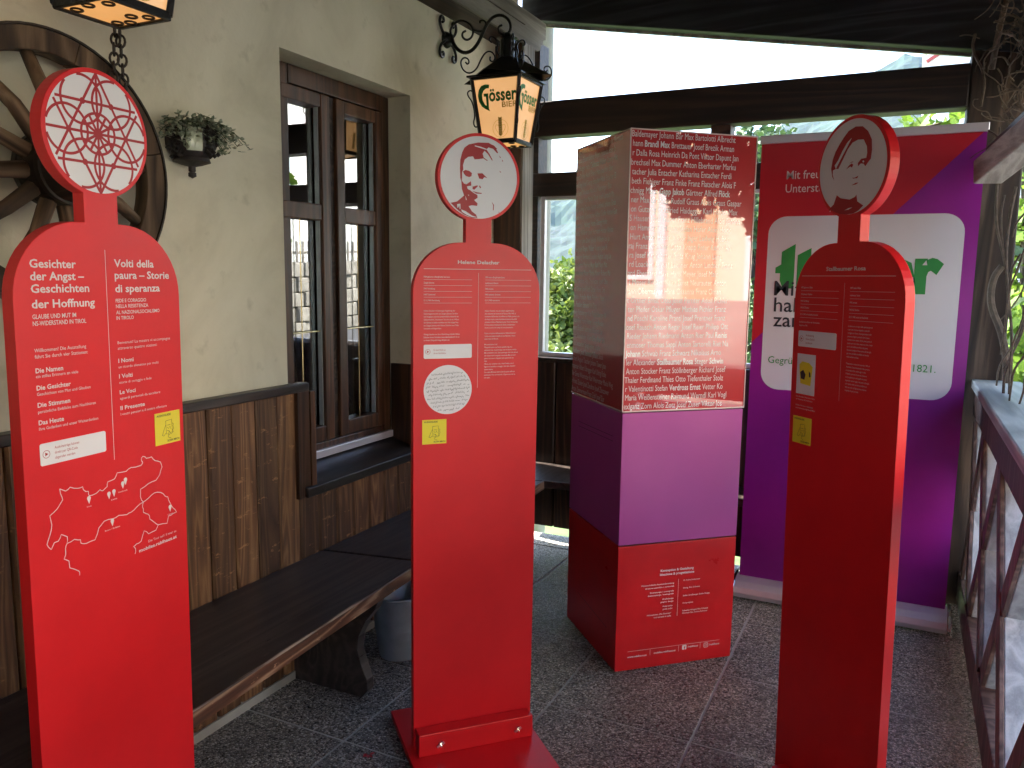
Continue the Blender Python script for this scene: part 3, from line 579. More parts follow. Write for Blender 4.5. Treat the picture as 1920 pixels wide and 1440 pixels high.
# rosette print on the head disc
R0 = .1085; Z0 = 1.702; ro = MB(); tt = [-.0010]
def rose(pts):
    seg = []
    for p in pts:
        if math.hypot(*p) <= 1.0: seg.append((p[0]*R0, Z0+p[1]*R0))
        else:
            if len(seg) > 1: ro.ribbon(seg, .0050, fL, tt[0]); tt[0] -= .000012
            seg = []
    if len(seg) > 1: ro.ribbon(seg, .0050, fL, tt[0]); tt[0] -= .000012
def line(a, b, n=40): return [(a[0]+(b[0]-a[0])*k/n, a[1]+(b[1]-a[1])*k/n) for k in range(n+1)]
def circ(c, r, n=64): return [(c[0]+r*math.cos(2*PI*k/n), c[1]+r*math.sin(2*PI*k/n)) for k in range(n+1)]
nodes = [(.58*math.cos(PI/3*k), .58*math.sin(PI/3*k)) for k in range(6)]
for k in range(6): a = PI/6*k*1.0; rose(line((math.cos(PI*k/6)*-1, math.sin(PI*k/6)*-1), (math.cos(PI*k/6), math.sin(PI*k/6)))) if k in (0, 3) else rose(line((-.36*math.cos(PI*k/6), -.36*math.sin(PI*k/6)), (.36*math.cos(PI*k/6), .36*math.sin(PI*k/6))))
for k in range(6):
    a, b = nodes[k], nodes[(k+1) % 6]; d = (b[0]-a[0], b[1]-a[1]); rose(line((a[0]-d[0]*.9, a[1]-d[1]*.9), (b[0]+d[0]*.9, b[1]+d[1]*.9), 60))
    rose(circ((a[0]*1.05, a[1]*1.05), .40)); 
rose(circ((0, 0), .34))
for s_ in (1, -1):
    rose(line((0, s_), (nodes[1][0], s_*nodes[1][1]))); rose(line((0, s_), (nodes[2][0], s_*nodes[2][1])))
for c in nodes+[(0, 0)]: ro.flat([(c[0]*R0+.006*math.cos(k*PI/5), Z0+c[1]*R0+.006*math.sin(k*PI/5)) for k in range(10)], fL, tt[0]-.0001)
ro.build('rosette_print', redvinyl, dL, local=True, recalc=False)

def portrait(polys, cuts, rx_, ry_, cx, cy, R, Zc, fn, parent):
    m = MB(); t = -.0010
    cv = lambda q: [((x-cx)/rx_*R, Zc-(y-cy)/ry_*R) for x, y in q]
    for q in polys: m.flat(cv(q), fn, t); t -= .00005
    m.build('portrait_print', redvinyl, parent, local=True)
    if cuts:
        m = MB()
        for q in cuts: m.flat(cv(q), fn, t-.0002); t -= .00005
        m.build('portrait_highlight', white, parent, local=True, kind='stuff')
# --- middle stand
stM, fM, dM = stand('figure_stand', 'red figure-shaped stand with portrait of a smiling short-haired woman and handwriting circle', -1.108, 2.030, .805, -.018, -.001)
hair = [(530, 560), (525, 440), (528, 360), (545, 290), (565, 245), (605, 212), (690, 188), (790, 184), (850, 215), (880, 270), (868, 275), (835, 240), (790, 228), (770, 248), (800, 290), (832, 350), (822, 348), (785, 292), (752, 262), (735, 290), (748, 335), (700, 345), (660, 350), (645, 322), (600, 330), (568, 358), (553, 410), (556, 450), (545, 480)]
shade = [(530, 470), (545, 480), (545, 560), (562, 585), (585, 592), (628, 560), (632, 600), (600, 615), (625, 650), (650, 668), (690, 690), (692, 715), (660, 740), (692, 770), (688, 795), (640, 790), (608, 800), (640, 850), (680, 880), (692, 912), (640, 912), (560, 880), (500, 835), (440, 775), (500, 760), (565, 700), (545, 640)]
leye = [(552, 470), (575, 455), (610, 462), (637, 482), (632, 512), (610, 522), (580, 512), (562, 492)]
reye = [(688, 482), (735, 478), (782, 522), (752, 514), (738, 536), (705, 530)]
mou = [(640, 652), (690, 664), (732, 668), (728, 676), (680, 676)]
nos = [(703, 600), (714, 598), (724, 618), (714, 624)]; nos2 = [(640, 612), (690, 596), (692, 606), (660, 640), (640, 632)]
nk = [(826, 748), (848, 778), (846, 830), (838, 832), (840, 785)]
bits = [[(800, 195), (838, 205), (872, 238), (860, 240), (820, 218)], [(862, 250), (880, 272), (874, 280), (858, 262)], [(890, 298), (908, 318), (900, 322)], [(918, 335), (930, 350), (922, 356)], [(893, 446), (914, 456), (906, 462)], [(748, 330), (782, 352), (778, 358), (744, 338)], [(892, 838), (902, 858), (896, 860)]]
cuts = [[(660, 218), (720, 228), (772, 245), (765, 252), (710, 238), (660, 226)], [(590, 612), (612, 605), (645, 618), (640, 640), (612, 645), (596, 634)], [(500, 785), (530, 780), (532, 830), (524, 832), (520, 795), (510, 820), (502, 818)], [(538, 835), (580, 850), (640, 890), (690, 905), (640, 905), (590, 885), (545, 858)], [(575, 700), (590, 740), (582, 742)], [(600, 690), (612, 694), (606, 702)]]
portrait([hair, shade, leye, reye, mou, nos, nos2, nk]+bits, cuts, 360, 395, 706, 523, .1115, 1.716, fM, dM)
g = MB()
put(g, 'Helene Delacher', -.060, 1.479, .0095, fM, t, width=.123, bold=.02)
rule(g, -.158, 1.464, .161, 1.464, fM, .0012); rule(g, .001, 1.454, .001, 1.125, fM, .0008)
for x0, x1, ls in ((-.158, -.018, ['1904 geboren in Burgfrieden bei Lienz', 'Zeugin Jehovas', '1940 Verhaftung', '1943 Todesurteil', '13.11.1943 Hinrichtung']), (.021, .161, ['1904 nata a Burgfrieden/Lienz', 'testimone di Geova', '1940 arresto', '1943 sentenza di morte', '13.11.1943 esecuzione'])):
    for i, l in enumerate(ls): put(g, l, x0, 1.440-.0163*i, .0042, fM, t, xs=.8, bold=.008); rule(g, x0, 1.4345-.0163*i, x1, 1.4345-.0163*i, fM, .0007)
def para(g, lines, x, z, pitch, h, fn, wmax, bold=0.004):
    for i, l in enumerate(lines):
        if l:
            w = glyphs(l, bold); ww = (w[3]-w[2])*h/CAP*.8
            put(g, l, x, z-pitch*i, h, fn, t, width=min(ww, wmax), bold=bold)
para(g, ['Helene Delacher ist überzeugte Angehörige der', 'Glaubensgemeinschaft der Zeugen Jehovas. Sie führt', 'fünf Ausgaben und eine handschriftliche Abschrift der', 'Glaubensschrift „Wachtturm“ bei sich, als sie 1943 an', 'der Grenze zu Italien verhaftet wird. Als einzige Frau', 'der Zeugen Jehovas wird Helene Delacher zum Tode', 'verurteilt und hingerichtet.', '', 'Wenige Stunden vor ihrer Hinrichtung schreibt Helene', 'Delacher ihrem Verlobten einen Abschiedsbrief. Sie ist', 'zu diesem Zeitpunkt knapp 40 Jahre alt.'], -.158, 1.346, .00825, .0040, fM, .140)
para(g, ['Helene Delacher era una tedesca appartenente', 'alla comunità dei testimoni di Geova. Nel 1943, al', 'momento dell\'arresto al confine con l\'Italia, portava con', 'sé cinque copie e una trascrizione manoscritta della', 'scrittura di fede «Wachtturm» (La Torre di Guardia).', 'È l\'unica donna testimone di Geova condannata a', 'morte e uccisa nel campo di concentramento.', '', 'Poche ore prima dell\'esecuzione, Helene Delacher', 'scrisse una lettera d\'addio al suo fidanzato. Aveva', 'quasi meno di 40 anni.', '', 'Mio amatissimo Lois!', 'Piangendo avevi a scrivermi qualche riga, mio', 'carissimo Lois, ma purtroppo non ho buone notizie.', 'Mio amatissimo Lois, devo purtroppo dirti che stasera', 'alle cinque verrò eseguita la sentenza. Ma non aver', 'paura, mio tesoro. Sappiate tutto grazie alla sua', 'fede.', 'Allora, mio carissimo Lois, rimani fedele a me, il', 'Signore ti benedica e coraggio. Ora devo chiudere', 'questa lettera.', 'Con tanti affettuosi saluti e baci da parte della tua', 'amata Leni. Fino con serenità, il Signore sia con te,', 'mio tutto.'], .021, 1.345, .00805, .0040, fM, .138)
g.build('lettering', wprint, stM, local=True, recalc=False)
card(stM, fM, -.158, -.017, 1.213, 1.253, ['Es liest Ruth an', 'ihren Verlobten'])
m = MB(); m.flat([(-.087+.071*math.cos(2*PI*k/48), 1.123+.071*math.sin(2*PI*k/48)) for k in range(48)], fM, -.0008); hc = m.build('letter_circle', white, stM, local=True)
g = MB()
for i in range(10):
    z = 1.168-i*.0115; hw_ = math.sqrt(max(0, .067**2-(z-1.123)**2)); x = -.087-hw_; pts = []; k = 0
    while x < -.087+hw_:
        k += 1; x += random.uniform(.0008, .0016); up = random.choice([.0016, .002, .0045, .0055, -.003]) if k % 2 else 0
        if random.random() < .10:
            if len(pts) > 2: g.ribbon(pts, .0009, fM, -.0010-.00001*k)
            pts = []; x += .002
        q = (x+.0008*(k % 2), z+up+(x+.087)*.06)
        if math.hypot(q[0]+.087, q[1]-1.123) < .069: pts.append(q)
    if len(pts) > 2: g.ribbon(pts, .0009, fM, -.0011)
g.build('handwriting', black, hc, local=True, recalc=False)
sticker(stM, fM, -.162, .967, .071)
# --- right stand
stR, fR, dR = stand('figure_stand', 'red figure-shaped stand with portrait of a woman in high collar, nearest the railing', -.110, 2.128, -.789, -.011, -.011, front=-.20)
hairR = [(372, 735), (348, 690), (332, 600), (345, 500), (372, 420), (410, 350), (455, 280), (500, 225), (570, 196), (640, 212), (695, 275), (735, 370), (742, 480), (735, 570), (705, 610), (685, 640), (668, 610), (640, 600), (612, 625), (610, 590), (640, 552), (690, 552), (697, 500), (690, 430), (655, 352), (600, 342), (545, 360), (500, 420), (455, 520), (410, 615), (385, 610), (352, 620), (352, 670)]
cutR = [[(538, 305), (490, 350), (445, 430), (405, 520), (370, 570), (385, 612), (400, 580), (450, 480), (500, 385)], [(498, 1080), (540, 1062), (578, 1058), (540, 1078)], [(340, 1070), (352, 1066), (346, 1082)], [(655, 580), (668, 572), (676, 590), (664, 598)]]
portrait([hairR, [(492, 636), (520, 600), (545, 582), (565, 598), (552, 628), (535, 612)], [(522, 575), (550, 563), (570, 570), (548, 572)], [(560, 738), (585, 742), (622, 726), (612, 750), (570, 748)], [(556, 818), (600, 798), (628, 800), (600, 816)], [(330, 1050), (380, 1000), (408, 903), (450, 942), (545, 970), (600, 948), (612, 925), (625, 1000), (686, 1052), (640, 1100), (590, 1126), (520, 1128), (450, 1114), (385, 1082)]], cutR, 340, 510, 548, 620, .1115, 1.716, fR, dR)
g = MB()
put(g, 'Stallbaumer Rosa', -.071, 1.470, .0095, fR, t, width=.135, bold=.02)
rule(g, -.162, 1.458, .158, 1.456, fR, .0012); rule(g, -.003, 1.440, -.003, 1.148, fR, .0007)
for x0, x1, ls in ((-.163, -.022, ['1897 geboren in Sillian', 'Widerstand / Helferin', '1942 Verhaftung', '1943 KZ Dachau', '23.11.1942 in Auschwitz ermordet']), (.017, .158, ['1897 nata a Sillian', 'resistenza / aiuto', '1942 arresto', '1943 KZ Dachau', '23.11.1942 uccisa ad Auschwitz'])):
    for i, l in enumerate(ls): put(g, l, x0, 1.426-.0175*i, .0042, fR, t, xs=.8, bold=.006); rule(g, x0, 1.4195-.0175*i, x1, 1.4195-.0175*i, fR, .0006)
para(g, ['Der Brief ist ein Zeichen der Nächstenliebe', 'Zeugnis von 1942'], -.165, 1.336, .009, .0038, fR, .125)
para(g, ['La lettera era un segno della speranza per lei', 'e per tutti. Il primo degrado a causa del', 'coraggio era l\'aiuto. Aveva già aiutato molti', 'persone a fuggire, portando loro il pane,', 'durante la loro attesa. Chi ha preso parte di', 'questo per noi è stato sempre un vero, molto', 'per lui, da Stallbaumer Rosa del paese.', 'Durante la prigione Rosa scrisse alla famiglia,', 'per loro una fede incrollabile nel mondo,', 'nella sua fede cristiana.', '', 'È deportata e uccisa nel novembre 1942 ad', 'Auschwitz. Successivamente molte persone', 'si ricordano di lei, anche oggi in valle.', 'Il fratello raccontò di una vita di lavoro', 'e di preghiera per tutti quelli che erano', 'deportati, ancora oggi si racconta in famiglia', 'con rispetto della sua forza nel dolore e', 'della sua voce. La figlia ancora conserva', 'le lettere di quel periodo.'], .016, 1.334, .0083, .0038, fR, .135)
para(g, ['Unsere Rosa-Bluse, Widerstand in Osttirol', 'mit Thomas nach 1942 im Bild daheim', '', 'Die Bluse ist bis heute im Familienbesitz', 'und erinnert an eine mutige Frau und Mutter'], -.165, 1.138, .0078, .0036, fR, .125)
g.build('lettering', wprint, stR, local=True, recalc=False)
card(stR, fR, -.166, -.023, 1.273, 1.315, ['Audiobeitrag', 'Hören Sie hier', 'ascolta qui'])
m = MB(); m.prism([(-.166, 1.147), (-.095, 1.147), (-.095, 1.254), (-.166, 1.254)], fR, -.0003, -.001); pc = m.build('photo_card', white, stR, local=True)
m = MB(); m.flat([(-.157, 1.225), (-.150, 1.175), (-.110, 1.172), (-.104, 1.222), (-.118, 1.232), (-.145, 1.234)], fR, -.0013); m.build('card_picture', yellow, pc, local=True)
m = MB(); m.flat([(-.152, 1.205), (-.140, 1.212), (-.130, 1.200), (-.134, 1.186), (-.148, 1.188)], fR, -.0016); m.flat([(-.118, 1.21), (-.112, 1.206), (-.110, 1.196), (-.116, 1.194)], fR, -.0016); para(m, ['Rosa', 'Erinnerung 1942', 'Osttirol'], -.160, 1.168, .006, .003, fR, .055); m.build('card_print', black, pc, local=True, recalc=False)
sticker(stR, fR, -.172, 1.014, .072)

# ------------------------------------------------------------------ tall column of boxes
cx = thing('display_column', 'tall square column, glossy red list of names above purple and red boxes', 'display column', (-.865, 2.668, 0), Matrix.Rotation(math.radians(42.6), 3, 'Z'))
LX, LY = .483, .503
MB().box(0, LX, 0, LY, .004, .481).build('red_box', redbox, cx, bevel=.002, local=True)
MB().box(0, LX, 0, LY, .486, .970).build('purple_box', purple, cx, bevel=.002, local=True)
MB().box(.006, LX-.006, .006, LY-.006, .482, .974).build('inner_core', hubwood, cx, local=True)
ub = MB().box(.0, LX, .0, LY, .975, 1.943).build('names_box', redprint, cx, bevel=.001, local=True)
fR_ = lambda a, b, t: Vector((a, t, b)); fL_ = lambda a, b, t: Vector((t, LY-a, b))
e = MB()
for z in (.9765, 1.9415): e.box(-.003, LX+.003, -.003, .0, z-.002, z+.002); e.box(-.003, .0, .0005, LY, z-.002, z+.002)
e.box(-.0045, -.0005, -.0045, -.0005, .979, 1.939); e.box(LX, LX+.003, -.003, 0, .979, 1.939)
e.build('acrylic_edge', acedge, cx, local=True)
B_ = .022
rows = [[('Baldemayer Johann Bär Max Bartolotti Albrecht', 0)], [('hann', 0), ('Brandl Max', B_), ('Brettauer Josef Brezik Arman', 0)], [('r Dalla Rosa Heinrich Da Pont Viktor Dapunt Jan', 0)], [('brechsel Max Dummer Anton Eberharter Marku', 0)], [('tacher Julia Entacher Katharina Entacher Ferdi', 0)], [('beth Fiebiger Franz Finke Franz Flatscher Alois F', 0)], [('chnigg Maria', 0), ('Gapp Jakob', B_), ('Gärtner Alfred', 0), ('Flöck', B_)], [('ner Max Grabner Rudolf Graus Alois Graus Gaspar', 0)], [('on Gutzeng Gottfried Haidegger Karl Halder Max', 0)], [('S Hauser Josef Huber Franz Hillebrand Alois Johann', 0)],
 [('on Hammer Karl Jank Stefan Hofer Alois Höck', 0)], [('Hurt Anton Heuer Viktor Jäger Ludwig Huber', 0)], [('raj Franz Klammer Otto Knapp Peter Kofler An', 0)], [('ra Josef Kranebitter Fritz Krug Johann Lang', 0)], [('rd Loacker August Lechner Anton Lindner Franz', 0)], [('ard Eberhard Mayr Hans Meyer Josef Mair', 0)], [('t Moser Robert Nairz Ernst Neurauter Anton', 0)], [('ann', 0), ('Obermayer', B_), ('Hans Ossanna Franz Oman', 0)], [('t Ortner Ernst Otto Josef Pernter Adolf Pichler', 0)], [('ter Pfeifer Oskar Pfluger Mathias Pichler Franz', 0)], [('nd', B_), ('Pöschl Karoline Prantl Josef Prentner Franz', 0)], [('osef Rausch Anton Regar Josef Reier Philipp Ott', 0)], [('Rieder Johann Riedmann Anton Rier Paul', 0), ('Reinis', B_)], [('enmoser Thomas Sappl Anton Sartorelli Riet Na', 0)], [('Johann', B_), ('Schwab Franz Schwarz Nikolaus Arno', 0)], [('ler Alexander', 0), ('Stallbaumer Rosa', B_), ('Steger', 0), ('Schwin', B_)], [('Anton Stocker Franz Stöllnberger Richard Josef', 0)], [('Thaler Ferdinand Thies Otto Tiefenthaler Stolz', 0)], [('r Valentinotti Stefan', 0), ('Verdross Ernst', B_), ('Vetter Ko', 0)], [('Maria Weißensteiner Raimund Werndl Karl Vogl', 0)], [('exlganz Zorn Alois Zotz Josef Zuser Viktor Jos', 0)]]
rowsL = [[('August Anton Aschbacher Johann Karl Bader Hermann', 0)], [('n Anton Eduard Bidner Bilgeri Helanda Bosin Jo', 0)], [('Josef Brugger Hans', 0), ('Caldonazzi Walter', B_), ('Czerny Vikt', 0)], [('Franz Defner Adolf Ehlers Hans Joachim Eder', 0)], [('Emil Engl Josef Georg Entacher Hilde Entacher El', 0)], [('Karl Feistl Nikolaus Nikolaus Feiersinger Elisa', 0)], [('Fritz Alois Fritz Martin Gangl Josef Gantsch Ma', 0)], [('Graf Ludwig Greibel Anton Greibels Johann Grab', 0)], [('Gruber Anton Grünbacher Alfred Gufler Anton Gut', 0)], [('Hautschell-', 0), ('Heinegg Hanns-Georg', B_), ('Hofer', 0)], [('Thomas Helderer Josef Hermann Holzer Aloisia', 0)], [('Jank Anton Jahn David Jelinek Wilhelm Jos Ju', 0)], [('Kaspar Josef', 0), ('Krajnc Walter', B_), ('Kudera Josef K', 0)], [('Lettenberg Bernhard Loacker August Lang Lie', 0)], [('Maier Anton Manfred', 0), ('Mayr Karl', B_), ('Mayr Mat', 0)], [('Moritz Johann Moser Martin Moser Robert Mu', 0)], [('Paula Nikolussi Alan Oberleitner Josef Obe', 0)], [('Franz Ortner Josef Ruth Ortler Franz Ort', 0)], [('Pfandler', 0), ('Prohaller Maria', B_), ('Petschar Peter', 0)], [('Paula', 0), ('Pontiller Edmund', B_), ('Pöll Otto', 0)], [('Ludwig Ratzesberger Karl Regensberger Al', 0)], [('Johann Rier Franz Rieder Georg Rieder', 0)], [('Rupert Elisabeth Salzmann Elisabeth Sal', 0)], [('Franz Schmidhofer Albert', 0), ('Schroffner', B_), ('Sch', 0)], [('Anton Seebacher Spiegl Agnes Stadler', 0)], [('Waldderer Josef Steinmair Johann', B_), ('Stock', 0)], [('Hammerl August Taschler Johann Tawer Jose', 0)], [('Troppmair Albert Übregger Karl Uhrig Robe', 0)], [('öller Grete Weinrotter Karl Weirrotter Maria Weg', 0)], [('er Franz Zeisler Josef Zendron Josef Zloczower', 0)], [('a Anton Zimmermann Franz Zobl Josef Zur', 0)]]
def clipx(m, x0, x1, fn, name, mat, parent, norm):
    me = m.mesh(name, mat); b = bmesh.new(); b.from_mesh(me)
    for c in (x0, x1):
        s_ = -1 if c == x0 else 1; p0 = fn(c, 0, 0); p1 = fn(c+s_, 0, 0)
        bmesh.ops.bisect_plane(b, geom=b.verts[:]+b.edges[:]+b.faces[:], plane_co=p0, plane_no=(p1-p0), clear_outer=True)
    b.to_mesh(me); b.free(); o = bpy.data.objects.new(name, me); COL.objects.link(o); o.parent = parent; return o
NR = len(rows); pitch = .962/NR
g = MB()
for i, r_ in enumerate(rows): row(g, r_, .003+(.004 if i % 3 else 0), 1.941-pitch*(i+.80), .0205, fR_, -.0011, xs=.68)
clipx(g, .002, LX-.002, fR_, 'names_lettering', whitegloss, ub, None)
g = MB()
for i, r_ in enumerate(rowsL): row(g, r_, -.02*random.random(), 1.941-pitch*(i+.80), .0205, fL_, -.0011, xs=.66)
clipx(g, .002, LY-.002, fL_, 'names_lettering', whitegloss, ub, None)
# slots on the purple left side, credits on the red box
g = MB()
for z in (.868, .850): g.ribbon([(LY-.418, z), (LY-.075, z+.006)], .0016, fL_, -.0006)
g.ribbon([(.12, .16), (.42, .14)], .0014, fL_, -.0006)
g.build('drawer_slot', black, cx, local=True)
g = MB(); t_ = -.0006
put(g, 'Konzeption & Gestaltung', .172, .372, .0085, fR_, t_, width=.136, bold=.025); put(g, 'Ideazione & progettazione', .170, .357, .0085, fR_, t_, width=.141, bold=.025)
for s_, x1, z, w_ in (('Wissenschaftliche Auseinandersetzung', .229, .322, .134), ('direzione scientifica e curatoriale', .230, .310, .118), ('Dramaturgie / scenografia', .229, .292, .097), ('drammaturgia / scenografia', .229, .281, .105), ('Grafikdesign', .229, .263, .046), ('graphic design', .229, .252, .053), ('Holzprojekte', .226, .235, .040), ('guida audio', .226, .224, .040), ('Hörstationen „Die Stimmen“', .222, .206, .099), ('voci narranti in cuffia', .222, .195, .072)): put(g, s_, x1, z, .0055, fR_, t_, width=w_, bold=.012, align='R')
for s_, z, w_ in (('Dr. Andrea Sommerauer', .328, .069), ('Hittig, Rita Schwarz', .298, .070), ('Stefan Großberger, Stefan Knapp', .268, .112), ('Holzprojekte', .239, .044), ('Sebastian Weggel, Rita Schwarz', .209, .108), ('Christoph Plan, Andrea Achrainer', .199, .106)): put(g, s_, .268, z, .0055, fR_, t_, width=w_, bold=.006)
rule(g, .247, .338, .247, .193, fR_, .0009, t_); rule(g, .049, .0765, .432, .0765, fR_, .0009, t_)
for a in (.141, .259, .350): rule(g, a, .075, a, .052, fR_, .0009, t_)
put(g, 'www.rablhaus.at', .049, .052, .0065, fR_, t_, width=.078, bold=.02); put(g, 'mobiles.rablhaus.at', .157, .055, .0065, fR_, t_, width=.090, bold=.02)
put(g, '/rablhaus', .297, .062, .0065, fR_, t_, width=.044, bold=.02); put(g, '/rablhaus', .388, .059, .0065, fR_, t_, width=.044, bold=.02)
g.flat(rrect(.274, .292, .056, .074, .003), fR_, t_)
g.ribbon([(p[0], p[1]) for p in rrect(.366, .383, .054, .071, .004)], .0018, fR_, t_, True); g.ribbon([(.3745+.0042*math.cos(2*PI*k/16), .0625+.0042*math.sin(2*PI*k/16)) for k in range(16)], .0014, fR_, t_-.0001, True)
g.build('lettering', wprint, cx, local=True, recalc=False)
g = MB(); put(g, 'f', .281, .0565, .0125, fR_, t_-.0004, bold=.04); g.build('icon_letter', redbox, cx, local=True, recalc=False)

# ------------------------------------------------------------------ roll-up banner
bn = thing('rollup_banner', 'tall red and purple roll-up banner with white sponsor panel and silver base', 'banner', (-.18, 3.66, 0))
fb = lambda a, b, t: Vector((a, 3.66+t, b))
x0, x1, zb_, zt = -.600, .240, .08, 2.03
MB().prism([(x0, zb_), (x1, zb_), (x1, zt), (x0, zt)], fb, .0005, .002).build('banner_back', b_white, bn)
MB().flat([(x0, zt), (x0, 1.165), (x1, zt)], fb, 0).build('red_print', b_red, bn)
MB().flat([(x0, 1.165), (x0, zb_), (x1, zb_), (x1, zt)], fb, 0).build('purple_print', b_pur, bn)
MB().flat(rrect(-.553, .193, .962, 1.712, .075, 8), fb, -.0010).build('white_panel_print', b_white, bn)
g = MB(); put(g, 'Mit freundlicher', -.490, 1.868, .034, fb, -.0012, xs=.86, bold=.005); put(g, 'Unterstützung von', -.492, 1.812, .034, fb, -.0012, xs=.86, bold=.005); g.build('white_lettering', wprint, bn, recalc=False)
g = MB(); put(g, 'roler', -.350, 1.405, .175, fb, -.0024, width=.480, bold=.055)
g.flat([(-.437, 1.405), (-.437, 1.595), (-.492, 1.562), (-.492, 1.508), (-.515, 1.494), (-.515, 1.470), (-.495, 1.470), (-.495, 1.440), (-.484, 1.412), (-.462, 1.405)], fb, -.0024)
g.flat([(-.426, 1.405), (-.372, 1.405), (-.372, 1.578), (-.426, 1.548)], fb, -.0024); g.build('logo_lettering', green_ink, bn, recalc=False); g = MB(); put(g, 'Gegründet', -.525, 1.078, .030, fb, -.0024, xs=.95); g.build('slogan_lettering', green_ink, bn, recalc=False); g = MB(); put(g, '1821.', .050, 1.075, .030, fb, -.0024, xs=.95); g.build('year_lettering', green_ink, bn, recalc=False)
g = MB(); put(g, 'Mit', -.515, 1.375, .062, fb, -.0034, xs=1.0, bold=.006); put(g, 'halten', -.512, 1.305, .060, fb, -.0034, xs=1.0, bold=.006); put(g, 'zamm', -.512, 1.240, .060, fb, -.0034, xs=1.0, bold=.006); g.build('dark_lettering', navy_ink, bn, recalc=False)
MB().box(x0-.005, x1+.005, 3.645, 3.672, 2.018, 2.052).build('top_bar', alu, bn, bevel=.003)
cs = [(3.585, .008), (3.578, .03), (3.585, .055), (3.61, .075), (3.655, .088), (3.72, .085), (3.75, .06), (3.755, .03), (3.74, .008)]
MB().prism(cs, lambda a, b, t: (t, a, b), x0-.008, x1+.008).build('base_cassette', alu, bn, bevel=.002)
cs2 = [((a-3.665)*1.06+3.665, max(.003, (b-.045)*1.10+.045)) for a, b in cs]
for a, b in ((x0-.022, x0-.0085), (x1+.0085, x1+.024)): MB().prism(cs2, lambda p, q, t: (t, p, q), a, b).build('end_cap', chrome, bn, bevel=.003)
m = MB(); m.tube([(-.18, 3.70, .06), (-.18, 3.675, 2.03)], .010, 8); m.build('support_pole', alu, bn, smooth=True)
for xx in (x0+.08, x1-.08): MB().box(xx, xx+.02, 3.60, 3.86, 0.001, .010).build('swivel_foot', iron, bn)

# ------------------------------------------------------------------ lanterns
def spiral(c, r, a0, turns, n=26, sgn=1):
    return [(c[0]+r*(1-.82*k/n)*math.cos(a0+sgn*2*PI*turns*k/n), c[1]+r*(1-.82*k/n)*math.sin(a0+sgn*2*PI*turns*k/n)) for k in range(n+1)]
def smooth2(pts, it=2):
    for _ in range(it):
        q = [pts[0]]
        for a, b in zip(pts[:-1], pts[1:]): q += [tuple(a[i]*.75+b[i]*.25 for i in range(len(a))), tuple(a[i]*.25+b[i]*.75 for i in range(len(a)))]
        pts = q+[pts[-1]]
    return pts
arm = [(-1.878, 2.493), (-1.861, 2.442), (-1.819, 2.41), (-1.777, 2.412), (-1.744, 2.44), (-1.72, 2.482), (-1.7, 2.517), (-1.672, 2.544), (-1.632, 2.548), (-1.6, 2.529), (-1.584, 2.5), (-1.588, 2.473), (-1.615, 2.462), (-1.643, 2.475), (-1.645, 2.5), (-1.625, 2.505)]
s2 = [(-1.878, 2.493), (-1.883, 2.518), (-1.857, 2.543), (-1.82, 2.549), (-1.782, 2.527), (-1.765, 2.497), (-1.773, 2.471), (-1.798, 2.461), (-1.821, 2.476), (-1.821, 2.497), (-1.803, 2.502)]
s3 = [(-1.765, 2.501), (-1.736, 2.489), (-1.712, 2.495), (-1.702, 2.514), (-1.712, 2.536), (-1.735, 2.535), (-1.733, 2.523)]
